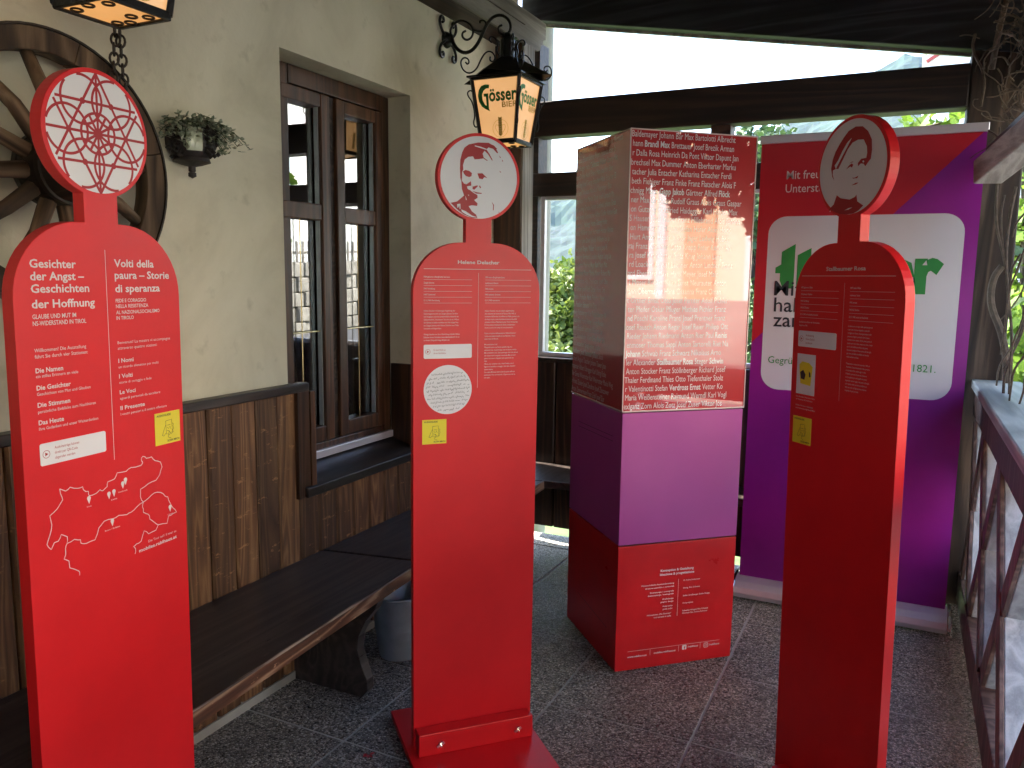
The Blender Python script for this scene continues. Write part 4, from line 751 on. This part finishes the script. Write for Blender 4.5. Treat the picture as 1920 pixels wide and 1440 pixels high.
def lantern(y, label):
    L = thing('wall_lantern', label, 'lantern', (-1.60, y, 2.0), group='lit beer lanterns on scrolled wall brackets')
    cX = -1.60
    b = MB()
    b.tube([(x, y, z) for x, z in smooth2(arm)], .0085, 8, .005); b.tube([(x, y, z) for x, z in smooth2(s2)], .005, 6); b.tube([(x, y, z) for x, z in smooth2(s3)], .0045, 6)
    b.lathe([(.0, .03), (.018, .028), (.03, .016), (.036, .004), (.036, .0)], (XW, y, 2.475), (1, 0, 0), 14)
    for sy, sz in ((-1, 1), (-1, -1), (1, 1), (1, -1)):
        q = [(0, 0), (.045, .02), (.072, .05), (.066, .082), (.044, .086), (.036, .068), (.048, .062)]
        b.tube([(XW+.012, y+sy*p, 2.475+sz*r_) for p, r_ in smooth2(q)], .0065, 6)
    b.build('wall_bracket', iron, L, smooth=True)
    zt_, zb2, ht, hb = 2.272, 2.012, .112, .080
    cor = [(-1, -1), (1, -1), (1, 1), (-1, 1)]
    fr = MB()
    for sx, sy in cor: fr.bar((cX+sx*hb, y+sy*hb, zb2), (cX+sx*ht, y+sy*ht, zt_), .014, .014)
    for z, h, w in ((zb2, hb, .018), (zt_-.004, ht, .014)):
        for k in range(4): a, c = cor[k], cor[(k+1) % 4]; fr.bar((cX+a[0]*h, y+a[1]*h, z), (cX+c[0]*h, y+c[1]*h, z), .012, w)
    fr.build('frame', iron, L, bevel=.0015)
    rf_ = MB(); prof_ = [(.150, 2.278), (.140, 2.284), (.035, 2.365), (.0, 2.37)]
    rf_.lathe([(r_*math.sqrt(2), z) for r_, z in prof_[:-1]], (cX, y, 0), seg=4, a0=0, a1=2*PI); rr = rf_
    # rotate square roof to align with the sides
    rr.v = [(cX+(px-cX)*math.cos(PI/4)-(py-y)*math.sin(PI/4), y+(px-cX)*math.sin(PI/4)+(py-y)*math.cos(PI/4), pz) for px, py, pz in rr.v]
    u = Vector((0, 0, 1)).orthogonal()
    rr.box(cX-.128, cX+.128, y-.128, y+.128, 2.272, 2.279)
    rr.build('roof', iron, L)
    tp = MB(); tp.lathe([(.032, 2.36), (.032, 2.44), (.045, 2.447), (.02, 2.452), (.012, 2.47), (.0, 2.47)], (cX, y, 0), seg=14); tp.build('chimney', iron, L, smooth=True)
    sc = MB()
    for k in range(4):
        d = Vector((math.cos(PI/4+PI/2*k), math.sin(PI/4+PI/2*k), 0)); P = lambda a, z: (cX+d.x*a, y+d.y*a, z)
        q = [(.185, 2.335), (.178, 2.325), (.168, 2.333), (.174, 2.35), (.195, 2.352), (.208, 2.33), (.195, 2.298), (.165, 2.288), (.135, 2.31), (.118, 2.35), (.095, 2.385), (.068, 2.388), (.052, 2.365), (.062, 2.345), (.078, 2.350), (.076, 2.366)]
        sc.tube([P(a, z) for a, z in smooth2(q)], .0034, 6)
        q = [(.034, 2.37), (.050, 2.395), (.040, 2.42), (.055, 2.445), (.075, 2.45), (.082, 2.432), (.070, 2.424)]
        sc.tube([P(a, z) for a, z in smooth2(q)], .0034, 6)
        q = [(.150, 2.215), (.162, 2.222), (.174, 2.212), (.170, 2.195), (.156, 2.180), (.146, 2.150), (.142, 2.115), (.148, 2.090), (.142, 2.072), (.130, 2.074), (.128, 2.084)]
        sc.tube([P(a*1.06-.008, z) for a, z in smooth2(q)], .0030, 6)
    for k in range(4):
        d = Vector((math.cos(PI/2*k), math.sin(PI/2*k), 0))
        sc.tube([(cX+d.x*(.036+.006*math.sin(i)), y+d.y*(.036+.006*math.sin(i)), 2.365+.009*i) for i in range(9)], .0026, 5)
    sc.build('scrollwork', iron, L, smooth=True)
    bm_ = MB(); bm_.box(cX-hb+.006, cX+hb-.006, y-hb+.006, y+hb-.006, zb2-.004, zb2-.001); bt = bm_.build('bottom_pane', lampglass2, L)
    for ox, oy in ((-.05, -.05), (.05, -.05), (.05, .05), (-.05, .05), (0, -.06), (.02, .03), (-.02, .06)): rg = MB(); rg.tube([(cX+ox+.012*math.cos(2*PI*k/14), y+oy+.012*math.sin(2*PI*k/14), zb2-.007) for k in range(14)], .0025, 5, closed=True); rg.build('bottom_ring', iron, L)
    for k in range(4):
        a, c = cor[k], cor[(k+1) % 4]; i_ = .006; w = .008
        A_ = Vector((cX+a[0]*(hb-i_), y+a[1]*(hb-i_), zb2+.002)); B2 = Vector((cX+c[0]*(hb-i_), y+c[1]*(hb-i_), zb2+.002)); C_ = Vector((cX+c[0]*(ht-i_), y+c[1]*(ht-i_), zt_-.005)); D_ = Vector((cX+a[0]*(ht-i_), y+a[1]*(ht-i_), zt_-.005))
        nrm = Vector((a[0]+c[0], a[1]+c[1], 0)).normalized()
        pm = MB(); pm.hexa([A_, B2, C_, D_], [p-nrm*.002 for p in (A_, B2, C_, D_)]); pn = pm.build('glass_pane', lampglass, L)
        ex = (B2-A_).normalized(); ez = ((C_+D_)/2-(A_+B2)/2).normalized(); mid = (A_+B2+C_+D_)/4; no = ex.cross(ez)
        if no.dot(nrm) < 0: ex = -ex; no = -no
        fn = lambda p, q, t: mid+ex*p+ez*q+no*t
        g = MB(); put(g, 'össer', -.036, .034, .050, fn, .0012, width=.130, bold=.03)
        g.flat([(-.032, .100), (-.050, .103), (-.070, .098), (-.083, .082), (-.088, .060), (-.084, .036), (-.072, .016), (-.055, .004), (-.034, -.006), (-.040, .012), (-.056, .022), (-.066, .040), (-.068, .062), (-.060, .078), (-.048, .086), (-.034, .086)], fn, .0010)
        g.flat([(-.060, .066), (-.038, .066), (-.038, .004), (-.034, -.006), (-.048, .014), (-.050, .054), (-.060, .054)], fn, .0014)
        g.build('green_lettering', green_ink, pn, recalc=False, kind='stuff')
        g = MB(); put(g, 'BIER', .024, .006, .022, fn, .0012, width=.072, bold=.01)
        ex0, ez0, R1 = .012, -.078, .036
        g.ribbon([(ex0+R1*math.cos(2*PI*k2/28), ez0+R1*math.sin(2*PI*k2/28)) for k2 in range(28)], .0016, fn, .0010, True)
        for s_ in (1, -1):
            g.ribbon(smooth2([(ex0, ez0-.032), (ex0+s_*.014, ez0-.014), (ex0+s_*.025, ez0+.004), (ex0+s_*.019, ez0+.018), (ex0+s_*.008, ez0+.010)]), .0018, fn, .0013)
            for i2 in range(8): g.flat([(ex0, ez0-.030+i2*.0092), (ex0+s_*.009, ez0-.025+i2*.0092), (ex0+s_*.008, ez0-.017+i2*.0092), (ex0, ez0-.022+i2*.0092)], fn, .0015+.0001*s_)
        g.build('gold_emblem', gold_ink, pn, recalc=False, kind='stuff')
    return L
lantern(3.20, 'lit beer lantern in front of the grey beam end, above the middle figure')
lantern(1.27, 'lit beer lantern cut by the top edge of the photo, above the wagon wheel')
ch = thing('hanging_chain', 'two strands of black iron chain hanging in front of the wagon wheel', 'chain', (-1.78, 1.42, 2.04))
lk = MB(); ring = [(0, .010*math.cos(2*PI*k/12), .015*math.sin(2*PI*k/12)) for k in range(12)]; lk.tube(ring, .0030, 6, closed=True); lkm = lk.mesh('link', rustiron, None, True)
for s_, (ya, yb, zl) in enumerate(((-.004, -.022, .15), (.008, .022, .18))):
    n_ = int(zl/.0225)+2
    for k in range(n_): piece(lkm, 'link', ch, (random.uniform(-.003, .003), ya+(yb-ya)*k/n_, -.01-.0225*k), rot=(0.1*s_, 0, PI/4+(PI/2 if k % 2 else 0)))

# ------------------------------------------------------------------ wagon wheel
ww = thing('wagon_wheel', 'old brown wooden wagon wheel with iron tyre hung on the plaster wall', 'wheel', (-1.83, 1.25, 1.68))
WC = Vector((-1.83, 1.25, 1.68))
m = MB(); m.lathe([(.318, -.032), (.318, .032), (.313, .032), (.313, -.032), (.318, -.032)], WC, (1, 0, 0), 64); m.build('iron_tyre', rustiron, ww, smooth=True)
for k in range(6):
    a0, a1 = 2*PI*k/6+.25, 2*PI*(k+1)/6+.25-.006; n_ = 14; m = MB(); pr_ = [(.3125, -.028), (.3125, .028), (.262, .024), (.262, -.024)]; o = len(m.v)
    for i in range(n_+1):
        a = a0+(a1-a0)*i/n_
        for r_, h in pr_: m.v.append((WC.x+h, WC.y+r_*math.cos(a), WC.z+r_*math.sin(a)))
    for i in range(n_):
        for q in range(4): m.f.append((i*4+q, i*4+(q+1) % 4, (i+1)*4+(q+1) % 4, (i+1)*4+q))
    m.f += [(0, 1, 2, 3), tuple(n_*4+q for q in (3, 2, 1, 0))]; m.build('rim_segment', wheelwood, ww, bevel=.002)
sp = MB(); sp.tube([(0, 0, .05), (.0, 0, .16), (-.045, 0, .265)], lambda f: .021 if f < .3 else (.017 if f < .8 else .014), 8); spm = sp.mesh('spoke', wheelwood, None, True)
for k in range(12): piece(spm, 'spoke', ww, (.045, 0, 0), rot=(2*PI*k/12+.12, 0, 0))
m = MB(); m.lathe([(0, .175), (.040, .175), (.050, .168), (.066, .13), (.080, .085), (.086, .04), (.080, -.0), (.06, -.03), (0, -.03)], WC, (1, 0, 0), 28); m.build('hub', hubwood, ww, smooth=True)
for h, r_ in ((.145, .062), (.085, .083), (.01, .086)): m = MB(); m.lathe([(r_-.006, h-.008), (r_, h-.008), (r_, h+.008), (r_-.006, h+.008)], WC, (1, 0, 0), 28); m.build('hub_band', rustiron, ww, smooth=True)

# ------------------------------------------------------------------ wall planter
pt = thing('wall_planter', 'dark ornate half-round wall planter with variegated trailing ivy', 'planter', (-1.86, 1.71, 1.77))
pc_ = (-1.86, 1.71, 0)
m = MB(); m.lathe([(.0, 1.728), (.010, 1.732), (.010, 1.745), (.03, 1.75), (.052, 1.758), (.048, 1.768), (.056, 1.775), (.068, 1.80), (.070, 1.83), (.064, 1.85), (.056, 1.85), (.055, 1.80), (0, 1.79)], pc_, seg=26); m.build('pot', pot, pt, smooth=True)
m = MB(); AC = -.62
for s_ in (-1, 1):
    for i in range(34):
        a = AC+s_*random.uniform(.48, 1.25); r_ = random.uniform(.062, .075)
        c = Vector((pc_[0]+r_*math.cos(a), pc_[1]+r_*math.sin(a), random.uniform(1.765, 1.848))); m.lathe([(0, -.007), (.008, 0), (0, .009)], c, seg=7)
m.build('grape_relief', pot, pt, smooth=True, kind='stuff')
m = MB(); m.lathe([(0, -.01), (.011, -.004), (.011, .006), (0, .012)], (pc_[0], pc_[1], 1.722), seg=12); m.build('knob', pot, pt, smooth=True)
m = MB(); nA = 10; pv = [(.0695, 1.782), (.0725, 1.79), (.0735, 1.81), (.0725, 1.835), (.0695, 1.846)]
for i in range(nA+1):
    a = AC-.30+.60*i/nA
    for r_, z in pv: m.v.append((pc_[0]+r_*math.cos(a), pc_[1]+r_*math.sin(a), z))
for i in range(nA):
    for j in range(4): m.f.append((i*5+j, (i+1)*5+j, (i+1)*5+j+1, i*5+j+1))
m.build('glazed_cup', glaze, pt, smooth=True)
def leafq(m, p, d, up, L_, w, curl=.2):
    d = Vector(d).normalized(); s_ = d.cross(Vector(up)); s_ = s_.normalized() if s_.length > 1e-4 else Vector((1, 0, 0)); u = s_.cross(d); p = Vector(p)
    m.add([p, p+d*L_*.35+s_*w*.5+u*curl*L_*.1, p+d*L_*.35-s_*w*.5+u*curl*L_*.1, p+d*L_*.75+s_*w*.35, p+d*L_*.75-s_*w*.35, p+d*L_-u*curl*L_*.3, p+d*L_*.4-u*curl*L_*.1], [(0, 6, 1), (0, 2, 6), (1, 6, 5, 3), (2, 4, 5, 6)])
m = MB(); st_ = MB()
for i in range(95):
    a = random.uniform(-PI/2-.3, PI/2+.3); L_ = random.uniform(.03, .10); c = Vector((pc_[0]+random.uniform(.0, .03), pc_[1]+random.uniform(-.045, .045), 1.845))
    pts = []; d = Vector((math.cos(a)*.7, math.sin(a)*1.1, random.uniform(.1, 1.1))).normalized(); p = c.copy()
    for k in range(7):
        pts.append(p.copy()); p = p+d*L_/5; d = (d+Vector((0, 0, -.28))).normalized()
        if p.x < XW+.006: p.x = XW+.006
        for s_ in range(2): leafq(m, p, (random.uniform(-.2, 1), random.uniform(-1, 1), random.uniform(-.7, .6)), (0, 0, 1), random.uniform(.012, .022), random.uniform(.009, .015))
    st_.tube(pts, .0011, 4)
m.v = [(max(x, XW+.002), y, z) for x, y, z in m.v]
m.build('foliage', leaf_v, pt, kind='stuff', recalc=False); st_.build('stems', leaf_d, pt)

# ------------------------------------------------------------------ bucket, dry leaf
bk = thing('bucket', 'grey zinc bucket under the bench behind the leg board', 'bucket', (-1.66, 2.42, 0))
bc = (-1.655, 2.44, 0)
m = MB(); m.lathe([(0, .006), (.072, .006), (.076, .0), (.079, .006), (.092, .10), (.094, .104), (.0935, .112), (.096, .116), (.0955, .124), (.110, .245), (.114, .250), (.110, .255), (.106, .25), (.075, .012), (0, .012)], bc, seg=32); m.build('bucket_body', zinc, bk, smooth=True)
m = MB(); m.tube([(bc[0]+.108*math.cos(PI*k/14+.4), bc[1]+.108*math.sin(PI*k/14+.4), .245-.05*math.sin(PI*k/14)) for k in range(15)], .0028, 6); m.tube([(bc[0]+.11, bc[1]+.02, .225), (bc[0]+.125, bc[1]+.02, .235), (bc[0]+.12, bc[1]+.02, .25)], .004, 6); m.build('handle', zinc, bk, smooth=True)
m = MB()
for k in range(6): leafq(m, (-1.60+random.uniform(-.01, .01), 2.60+random.uniform(-.012, .012), .003+.002*k), (math.cos(k), math.sin(k), .15), (0, 0, 1), .028, .018, .6)
tag(m.build('dry_leaf', deadleaf, None, recalc=False), 'crumpled yellow dry leaf on the floor by the bucket', 'leaf')
m = MB()
for k in range(5): leafq(m, (-1.36+random.uniform(-.008, .008), 1.83+random.uniform(-.008, .008), .003+.002*k), (math.cos(k*1.3), math.sin(k*1.3), .15), (0, 0, 1), .018, .012, .6)
tag(m.build('dry_leaf', redvinyl, None, recalc=False), 'tiny shrivelled red leaf on the floor below the bench edge', 'leaf')

# ------------------------------------------------------------------ vines
vn = thing('climbing_vine', 'tangled brown climbing vine with fresh green leaves on the right post', 'vine', (.40, 3.9, 1.0))
m = MB()
def stem(pts, r, r1=None, it=2): m.tube(smooth2([tuple(p) for p in pts], it), r, 7, r1 if r1 else r*.8)
stem([(.375, 3.90, 1.83), (.362, 3.90, 1.72), (.360, 3.90, 1.55), (.385, 3.90, 1.38), (.417, 3.92, 1.20), (.43, 3.95, .9)], .007)
stem([(.307, 3.90, 1.85), (.313, 3.90, 1.69), (.348, 3.90, 1.57), (.376, 3.9, 1.46), (.39, 3.9, 1.3)], .006)
stem([(.352, 3.90, 1.51), (.322, 3.90, 1.46), (.319, 3.90, 1.35), (.376, 3.90, 1.23), (.405, 3.9, 1.09), (.42, 3.9, .8)], .014, .016)
stem([(.44, 3.7, 1.9), (.43, 3.72, 1.6), (.45, 3.75, 1.4), (.46, 3.8, 1.1), (.47, 3.8, .5)], .009)
stem([(.34, 3.93, 1.80), (.33, 3.9, 1.72), (.345, 3.9, 1.6), (.37, 3.9, 1.5)], .004)
stem([(.183, 3.93, 2.452), (.173, 3.92, 2.39), (.235, 3.92, 2.28), (.226, 3.92, 2.16)], .006)
stem([(.25, 3.90, 2.30), (.26, 3.88, 2.42), (.275, 3.86, 2.54), (.30, 3.8, 2.7)], .013)
stem([(.126, 3.92, 2.448), (.155, 3.92, 2.452), (.20, 3.92, 2.43)], .0025)
for i in range(120):
    p = Vector((random.uniform(.22, .50), random.uniform(3.5, 3.93), random.uniform(2.0, 2.60))); d = Vector((random.uniform(-.5, .6), random.uniform(-.4, .1), random.uniform(-1, .6))).normalized(); pts = [p.copy()]
    for k in range(5): d = (d+Vector((random.uniform(-.9, .9), random.uniform(-.4, .4), random.uniform(-.9, .7)))).normalized(); p = p+d*.032; pts.append(p.copy())
    stem(pts, random.uniform(.0018, .005), .0014, 1)
for i in range(26):
    p = Vector((random.uniform(.36, .60), random.uniform(3.2, 3.9), random.uniform(1.1, 2.0))); d = Vector((random.uniform(-.3, .3), 0, -1)).normalized(); pts = [p.copy()]
    for k in range(7): d = (d+Vector((random.uniform(-.4, .4), random.uniform(-.3, .3), random.uniform(-.4, .1)))).normalized(); p = p+d*.07; p.x = max(p.x, .36); pts.append(p.copy())
    stem(pts, random.uniform(.003, .008), .003, 1)
m.build('stems', vinebark, vn, smooth=True)
def vleaf():
    b = MB(); out = [(0, 0), (.28, -.12), (.50, .05), (.42, .22), (.60, .42), (.36, .52), (.30, .72), (.12, .80), (0, 1.05), (-.12, .80), (-.30, .72), (-.36, .52), (-.60, .42), (-.42, .22), (-.50, .05), (-.28, -.12)]
    b.v = [(x, y, .10*abs(x)-.12*y*y) for x, y in out]+[(0, .4, -.02)]; n = len(out); b.f = [(i, (i+1) % n, n) for i in range(n)]; return b
vl = vleaf(); vlm = vl.mesh('leaf', leaf_b); vld = vl.mesh('leaf', leaf_d)
base = Vector((.40, 3.9, 1.0))
for i in range(230):
    p = Vector((random.uniform(.44, 1.1), random.uniform(3.0, 5.2), random.choice([random.uniform(.6, 2.1), random.uniform(.9, 1.7)])))
    s_ = random.uniform(.05, .085); piece(vlm if random.random() < .7 else vld, 'leaf', vn, p-base, rot=(random.uniform(.4, 2.4), random.uniform(-.6, .6), random.uniform(0, 6.28)), scale=(s_, s_, s_))
# sunlit vine outside the end opening (upper right)
vn2 = thing('vine_spray', 'sunlit yellow-green vine leaves seen through the gap above the banner', 'vine', (.05, 4.5, 2.2))
for i in range(46):
    p = Vector((random.uniform(-.13, .22), random.uniform(-.08, .25), random.uniform(-.16, .09)-.0)); s_ = random.uniform(.05, .09)
    piece(vlm, 'leaf', vn2, p, rot=(random.uniform(.5, 1.9), random.uniform(-.5, .5), random.uniform(0, 6.28)), scale=(s_, s_, s_))
m = MB(); m.tube([(.30, 4.5, 1.2), (.26, 4.5, 1.9), (.1, 4.5, 2.2), (-.1, 4.52, 2.16)], .008, 6); m.build('stem', vinebark, vn2, smooth=True)
# hanging eaves vine all along the open side
vn3 = thing('eaves_vine', 'leafy vine curtain hanging from the eaves along the open side', 'vine', (.75, 1.5, 2.2))
m = MB()
for i in range(3200):
    y_ = random.uniform(.2, 3.0); dep = .56+.10*math.sin(y_*5.1)+.07*math.sin(y_*13.7+1)
    z_ = 2.35-random.random()**.9*dep*1.06; c = Vector((random.uniform(.60, .80), y_, z_)); s_ = random.uniform(.05, .09)
    R3 = Matrix.Rotation(random.uniform(0, 6.28), 3, 'Z') @ Matrix.Rotation(random.uniform(.5, 2.6), 3, 'X')
    m.add([c+R3 @ (Vector(v)*s_) for v in vl.v], vl.f)
m.build('foliage', leaf_d, vn3, kind='stuff', recalc=False)
m = MB()
for k in range(9): m.tube([(.70, .2+k*.3, 2.4), (.66, .35+k*.3, 2.2), (.72, .5+k*.3, 2.3)], .008, 6)
m.build('stems', vinebark, vn3)

# ------------------------------------------------------------------ trees, mountains, houses outside
def tree(name, label, loc, h, blobs, n, size, mat, group=None):
    T = thing(name, label, 'tree', loc)
    b = Vector(loc); m = MB(); m.tube([b, b+Vector((.1, .05, h*.35)), b+Vector((-.05, .1, h*.8))], h*.035, 8, h*.012)
    for c, r in blobs: m.tube([b+Vector((0, 0, h*.3)), b+(Vector(c)+Vector((0, 0, h*.3)))/2, b+Vector(c)], h*.012, 6, h*.004)
    m.build('trunk', bark, T, smooth=True)
    m = MB()
    for i in range(n):
        c, r = random.choice(blobs); v = Vector((random.gauss(0, 1), random.gauss(0, 1), random.gauss(0, 1))).normalized()*random.uniform(.45, 1.05)
        p = b+Vector(c)+Vector((v.x*r[0], v.y*r[1], v.z*r[2])); s_ = random.uniform(.6, 1.3)*size
        d = Vector((random.uniform(-1, 1), random.uniform(-1, 1), random.uniform(-1, .5))).normalized(); q = d.orthogonal().normalized(); q = (q*math.cos(i)+d.cross(q)*math.sin(i))
        m.add([p, p+d*s_*.5+q*s_*.3, p+d*s_, p+d*s_*.5-q*s_*.3], [(0, 1, 2, 3)])
    m.build('crown', mat, T, kind='stuff', recalc=False)
def blobset(R, H0, H1, k, r0):
    out = []
    for i in range(k):
        z = random.uniform(H0, H1); w = R*(1-((z-H0)/(H1-H0))**1.6*.7); a = random.uniform(0, 6.28); out.append(((w*.8*math.cos(a), w*.8*math.sin(a), z), (r0*random.uniform(.7, 1.2),)*2+(r0*random.uniform(.5, .9),)))
    return out
tree('broadleaf_tree', 'yellow-green leafy tree outside, seen left of the tall column', (-6.6, 15.5, gh(-6.6, 15.5)), 3.0, blobset(1.9, .7, 2.5, 26, .55), 9000, .17, leaf_y)
tree('dark_tree', 'dense dark green tree outside, seen right of the tall column', (-1.9, 13.0, gh(-1.9, 13)), 4.6, blobset(1.5, .6, 4.3, 34, .6), 13000, .15, leaf_d)
tree('round_tree', 'green tree outside behind the banner top', (-.5, 16.0, gh(0, 16)), 5.0, blobset(1.6, 1.0, 4.4, 30, .6), 9000, .17, leaf_d)
tree('low_bush', 'light green bush outside beyond the right-hand railing', (1.15, 9.6, gh(1.15, 9.6)), 3.6, blobset(.9, .4, 3.4, 30, .42), 9000, .11, leaf_b)
tree('pale_bush', 'light green bush outside under the end parapet gap', (-4.2, 9.0, gh(-4.2, 9)), 1.6, blobset(1.1, .3, 1.1, 16, .4), 5000, .11, leaf_y)
# mountains: real ridge far away
m = MB(); D = 3000; cols = []
ctrl = [(-1.2, .10), (-.8, .12), (-.6, .09), (-.395, .118), (-.373, .130), (-.30, .150), (-.238, .158), (-.15, .17), (-.10, .195), (-.043, .231), (-.017, .245), (.004, .238), (.08, .22), (.3, .26), (.7, .22), (1.2, .15), (1.9, .12)]
na = 420; nr = 60
def crest(a):
    for (a0, h0), (a1, h1) in zip(ctrl[:-1], ctrl[1:]):
        if a0 <= a <= a1: return h0+(h1-h0)*(a-a0)/(a1-a0)
    return .1
from mathutils import noise as NZ
for i in range(na+1):
    a = -1.2+3.1*i/na; hh = crest(a)*D
    for j in range(nr+1):
        f_ = j/nr; d = D*(.45+.55*f_); z = (hh-1)*f_**1.25
        nz = NZ.fractal(Vector((a*6, f_*3, 1.7)), .9, 2.1, 6)*D*.030*math.sin(PI*min(1, f_*1.0+.05))
        nz += NZ.fractal(Vector((a*40, f_*16, 4)), .9, 2.1, 4)*D*.008*f_
        m.v.append((math.sin(a)*d, math.cos(a)*d, z+nz*.8-1))
for i in range(na):
    for j in range(nr): m.f.append((i*(nr+1)+j, (i+1)*(nr+1)+j, (i+1)*(nr+1)+j+1, i*(nr+1)+j+1))
m.build('mountains', mountain_m, kind='structure', recalc=False)

def facade(name, label, x, ya, yb, z0, z1, mat, wins, bays, roofh=1.2):
    H = thing(name, label, 'house', (x, (ya+yb)/2, z0))
    MB().box(x, x+7, ya, yb, z0, z1).build('wall', mat, H)
    for (w0, w1, q0, q1, mt) in wins:
        wf = MB().box(x-.05, x-.001, w0, w1, q0, q1).build('window', mt, H)
        MB().box(x-.058, x-.0505, w0+.08, w1-.08, q0+.08, q1-.08).build('pane', hubwood if mt != frame_wood else zinc, wf)
    for yy, w, mt in bays: MB().box(x-.12, x-.002, yy, yy+w, z0, z1-.3).build('pilaster', mt, H)
    r = MB(); r.prism([(x-.6, z1+.001), (x+7.6, z1+.001), (x+3.5, z1+roofh)], lambda a, b, t: (a, t, b), ya-.4, yb+.4); r.build('roof', rooftile, H)
facade('cream_house', 'sunlit cream house across the road, mirrored in the glossy column', 8.2, -9, 4.2, -1.2, 5.4, cream, [(-1.6, -.7, 1.4, 2.9, whitewash), (1.4, 2.2, 1.2, 2.8, whitewash), (-4.6, -3.7, 1.4, 2.9, whitewash), (-1.6, -.7, 3.6, 4.8, whitewash)], [(-2.6, .5, whitewash), (-.2, .45, tan), (.7, .18, whitewash), (2.6, .5, tan), (-.62, .12, whitewash)])
facade('white_house', 'white house up the road, mirrored in the window', 13.5, 9, 26, .8, 7.5, whitewash, [(12, 13, 3.8, 5.2, zinc), (15.2, 16.2, 3.8, 5.2, zinc), (19, 20, 3.8, 5.2, zinc)], [(17.5, .25, zinc)])
MB().box(7.95, 8.07, -9, 4.3, -1.2, 1.12).build('house_plinth', stone, bpy.data.objects['cream_house'])
# small white gable far behind the railing end
wg = thing('white_gable', 'white gable of a neighbouring house high behind the right post', 'house', (.9, 16, 0))
MB().box(.04, 3.2, 16, 19, -.9, 5.35).build('wall', whitewash, wg)
m = MB(); m.bar((.05, 15.97, 5.15), (.75, 15.97, 5.6), .05, .05); m.build('red_verge', redmetal, wg)
r = MB(); r.prism([(-.02, 5.351), (3.4, 5.351), (1.7, 6.6)], lambda a, b, t: (a, t, b), 15.9, 19.2); r.build('roof', whitewash, wg)
# stone retaining wall with picket fence on top
sw = thing('stone_wall', 'grey rubble retaining wall beside the road, mirrored in the window', 'wall', (8, 13, 0))
def gq(x, y): return gh(x, y)
m = MB()
for i in range(34):
    for j in range(5):
        y_ = 7.6+i*.42+(.2 if j % 2 else 0); z_ = gh(8.2, y_)-.1+j*.32; w = .20+random.uniform(-.03, .0); h = .15
        m.box(7.6+random.uniform(-.05, .03), 8.3, y_-w, y_+w, z_-h+.16, z_+h+.16)
m.build('stones', stone, sw, kind='stuff', bevel=.02)
pf = thing('picket_fence', 'pale picket fence on top of the rubble wall', 'fence', (8, 13, 1.6))
m = MB()
for i in range(70): y_ = 7.6+i*.2; z_ = gh(8.2, y_)+1.45; m.box(7.9, 7.93, y_, y_+.06, z_, z_+.5)
m.bar((7.95, 7.6, gh(8.2, 7.6)+1.7), (7.95, 21.5, gh(8.2, 21.5)+1.7), .04, .06); m.build('pickets', greypost, pf, kind='stuff')
rfn = thing('red_fence', 'thin red metal railing beside the road, mirrored in the window', 'fence', (2.6, 6, -.5))
for i in range(12):
    y_ = .5+i*.9; m = MB(); m.tube([(2.6, y_, -.55), (2.6, y_, .45)], .02, 6); m.build('fence_post', redmetal, rfn)
m = MB()
for z in (.45, .1, -.2): m.tube([(2.6, .4, z), (2.6, 10.5, z)], .016, 6)
m.build('fence_rail', redmetal, rfn)
m = MB(); m.box(2.62, 2.64, 5.2, 7.4, -.25, .35); tag(m.build('white_board', whitewash), 'blank white board fixed to the red metal railing', 'board')

hz = MB().box(-4300, 4300, -4300, 4800, -3, 900).build('haze', grass, kind='stuff'); hm = bpy.data.materials.new('haze_air'); hm.use_nodes = True; ht_ = hm.node_tree; ht_.nodes.remove(ht_.nodes['Principled BSDF'])
pvn = ht_.nodes.new('ShaderNodeVolumePrincipled'); pvn.inputs['Color'].default_value = (.25, .50, 1, 1); pvn.inputs['Density'].default_value = .000018; pvn.inputs['Anisotropy'].default_value = .2
ht_.links.new(pvn.outputs[0], ht_.nodes['Material Output'].inputs['Volume']); hz.data.materials[0] = hm
bpy.data.objects.remove(tobj)
for o in list(COL.objects):
    if o.type == 'MESH' and o.parent is None and 'kind' not in o.keys() and 'label' not in o.keys(): print('UNLABELLED', o.name)
